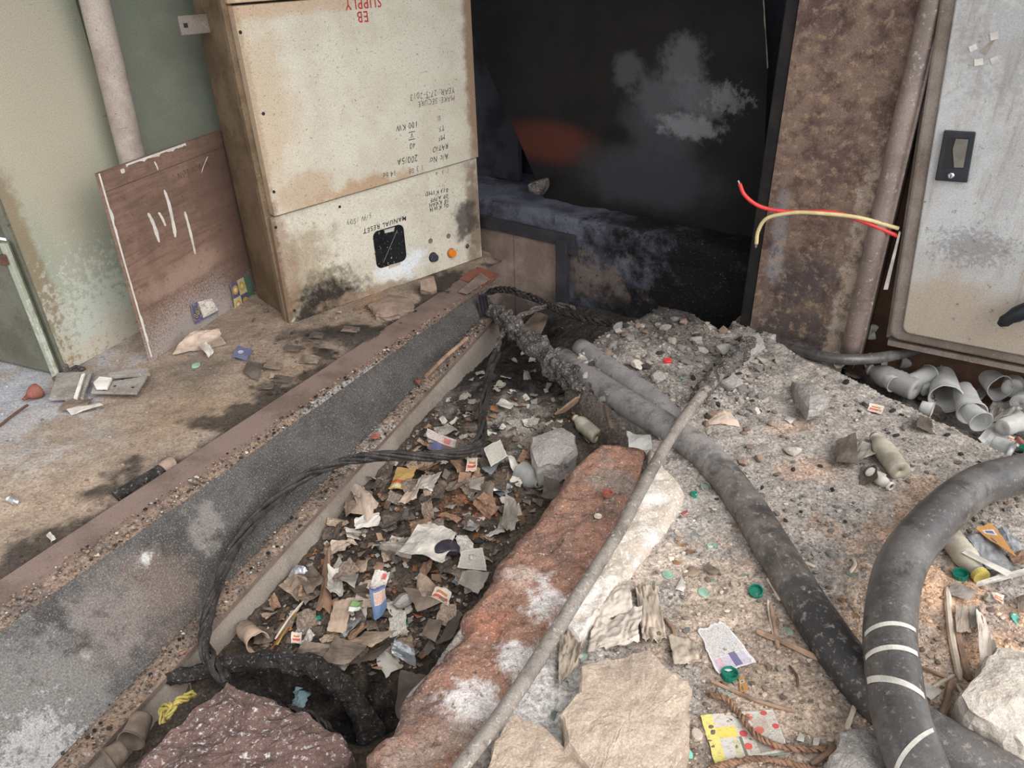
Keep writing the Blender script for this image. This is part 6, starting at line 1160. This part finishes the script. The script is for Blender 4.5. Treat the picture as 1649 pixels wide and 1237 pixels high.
def field(name, n, pxbox, cond, wr, seed, label, fl=False, zf=hq, pf=paint, hitf=None, gain=(.5, 1.5), pal=None, lift=0.):
    """uncountable grit as one mesh"""
    r = np.random.RandomState(seed); X = []; Fc = []; Cc = []; k = 0; A, B = ico(1)
    px = r.uniform(pxbox[0], pxbox[2], n); py = r.uniform(pxbox[1], pxbox[3], n); P = np.array([at(a, b, -.0) for a, b in zip(px, py)])
    if hitf: P = np.array([hitf(a, b) for a, b in zip(px, py)])
    keep = np.array([cond(p, a, b) for p, a, b in zip(P, px, py)]); P = P[keep]
    cols = pf(P[:, 0], P[:, 1]); zz = zf(P[:, 0], P[:, 1])
    for i, p in enumerate(P):
        w = min(wr[0]*math.exp(r.exponential(.45)), wr[1])
        if fl:
            a = r.uniform(0, 6.3); q = np.array([[-.5, -.35, .1], [.5, -.3, -.05], [.4, .35, .2], [-.45, .3, 0]])*w; q = q@np.array([[math.cos(a), math.sin(a), r.uniform(-.5, .5)], [-math.sin(a), math.cos(a), r.uniform(-.5, .5)], [0, 0, 1]]); V = q; Fq = [(0, 1, 2), (0, 2, 3)]
        else:
            V = A[:, :]*r.uniform(.6, 1.2, (len(A), 1))*np.array([1, r.uniform(.6, 1), r.uniform(.4, .8)])*w*.5; Fq = B
        g = r.uniform(*gain); cc = cols[i]*g if pal is None else np.array(pal[r.randint(len(pal))])*r.uniform(.6, 1.1)
        X.append(V+[p[0], p[1], zz[i]+w*.15+lift]); Fc += [tuple(j+k for j in q) for q in Fq]; Cc += [np.clip(cc, 0, .85)]*len(V); k += len(V)
    me = bpy.data.meshes.new(name); me.from_pydata(np.vstack(X).tolist(), [], Fc); dust_attr(me, np.array(Cc)); me.materials.append(MATS['gravel'])
    o = bpy.data.objects.new(name, me); COL.objects.link(o); return tag(o, label, 'grit', kind='stuff')
slab_f = lambda p, px, py: (not inT(p)) and p[1] < 2.75
field('slab_grit', 17000, (930, 505, 1850, 1300), slab_f, (.003, .016), 31, 'fine ash grit and gravel over the slab', hitf=None, gain=(.35, 1.5))
field('heap_grit', 2200, (930, 500, 1235, 660), slab_f, (.006, .024), 33, 'coarse grey grit on the rubble heap')
field('trench_grit', 2600, (400, 560, 980, 1120), tr_ok, (.005, .022), 35, 'small rubble and cinders in the trench', hitf=hit)
field('trench_shreds', 2600, (420, 640, 930, 1090), tr_ok, (.007, .03), 37, 'tiny shreds of paper, leaf and plastic in the trench', True, hitf=hit, pal=[c(150, 124, 102), c(120, 98, 80), c(84, 72, 62), c(172, 164, 154), c(60, 54, 50), c(150, 100, 70), c(128, 120, 112)], lift=.006)
fl_ok = lambda p, px, py: bool(~r2(p[0]-.02, p[1]))
field('floor_grit', 5000, (0, 560, 760, 960), fl_ok, (.0028, .014), 39, 'sand grains and crumbs over the left floor', zf=hfl, pf=paint_floor, gain=(.45, 1.35))
field('floor_crumbs', 500, (400, 470, 740, 640), fl_ok, (.006, .03), 41, 'burnt crumbs before the meter cabinet', True, zf=hfl, pf=paint_floor, gain=(.35, 1.2), lift=.004)

for a, b, r_, lb, sd in [((1330, 572), (1352, 590), 13, 'small dim cup nearest the rusty column', 31), ((1580, 612), (1606, 640), 20, 'cloudy cup left of the white printed bag', 32), ((1625, 640), (1640, 600), 20, 'cloudy cup behind the white printed bag', 33), ((1500, 585), (1526, 604), 18, 'cloudy cup right of the clear cup mouth', 34), ((1610, 700), (1640, 690), 17, 'cloudy cup at the right end of the gutter', 35), ((1460, 625), (1495, 612), 15, 'cloudy cup between the bottle and the clear cup', 36)]:
    cup(a, b, r_, 'cup_cloudy' if sd % 2 else 'cup_clear', lb, sd, .2, z=-.06)
for a, b, r_, lb, sd in [((1418, 612), (1440, 628), 13, 'half-buried cup beside the bottle along the slab edge', 41), ((1530, 610), (1550, 590), 16, 'pale cup behind the upside-down cup', 42), ((1570, 590), (1590, 570), 17, 'dim cup just under the grey cabinet edge', 43), ((1636, 665), (1660, 650), 20, 'cup at the right edge behind the white bag', 44), ((1480, 662), (1500, 668), 12, 'crushed cup at the slab edge below the clear cup', 45), ((1596, 722), (1625, 735), 15, 'crushed cup at the end of the slab edge', 46)]:
    cup(a, b, r_, 'cup_cloudy' if sd % 2 else 'cup_clear', lb, sd, .35, z=-.07)
def ledge_field(name, A, B, n, wr, seed, label, par, s0, s1, pal, zoff):
    r = np.random.RandomState(seed); X = []; Fc = []; Cc = []; k = 0; Vi, Fi = ico(1)
    for i in range(n):
        t_ = s0+(s1-s0)*r.rand(); u = r.rand(); p = lerp(lerp(*A, t_), lerp(*B, t_), u); w = min(wr[0]*math.exp(r.exponential(.5)), wr[1])
        V = Vi*r.uniform(.6, 1.2, (len(Vi), 1))*w*.5*np.array([1, .8, .6]); X.append(V+p+[0, 0, zoff+w*.2]-np.array(WEB_B[1])); Fc += [tuple(j+k for j in q) for q in Fi]; Cc += [np.array(pal[r.randint(len(pal))])*r.uniform(.7, 1.2)]*len(V); k += len(V)
    me = bpy.data.meshes.new(name); me.from_pydata(np.vstack(X).tolist(), [], Fc); dust_attr(me, np.array(Cc)); me.materials.append(MATS['gravel']); o = bpy.data.objects.new(name, me); COL.objects.link(o); o.parent = par; o['kind'] = 'stuff'
pal_ = [c(150, 122, 100), c(60, 54, 50), c(120, 108, 98), c(176, 168, 160), c(140, 112, 92), c(40, 37, 35)]
ledge_field('ledge_crumbs', BAR_R, WEB_T, 1500, (.003, .014), 51, '', beam, -.2, .98, pal_, .002)
ledge_field('flange_crumbs', WEB_B, FLO, 1200, (.003, .014), 53, '', beam, -.1, .98, pal_, .008)
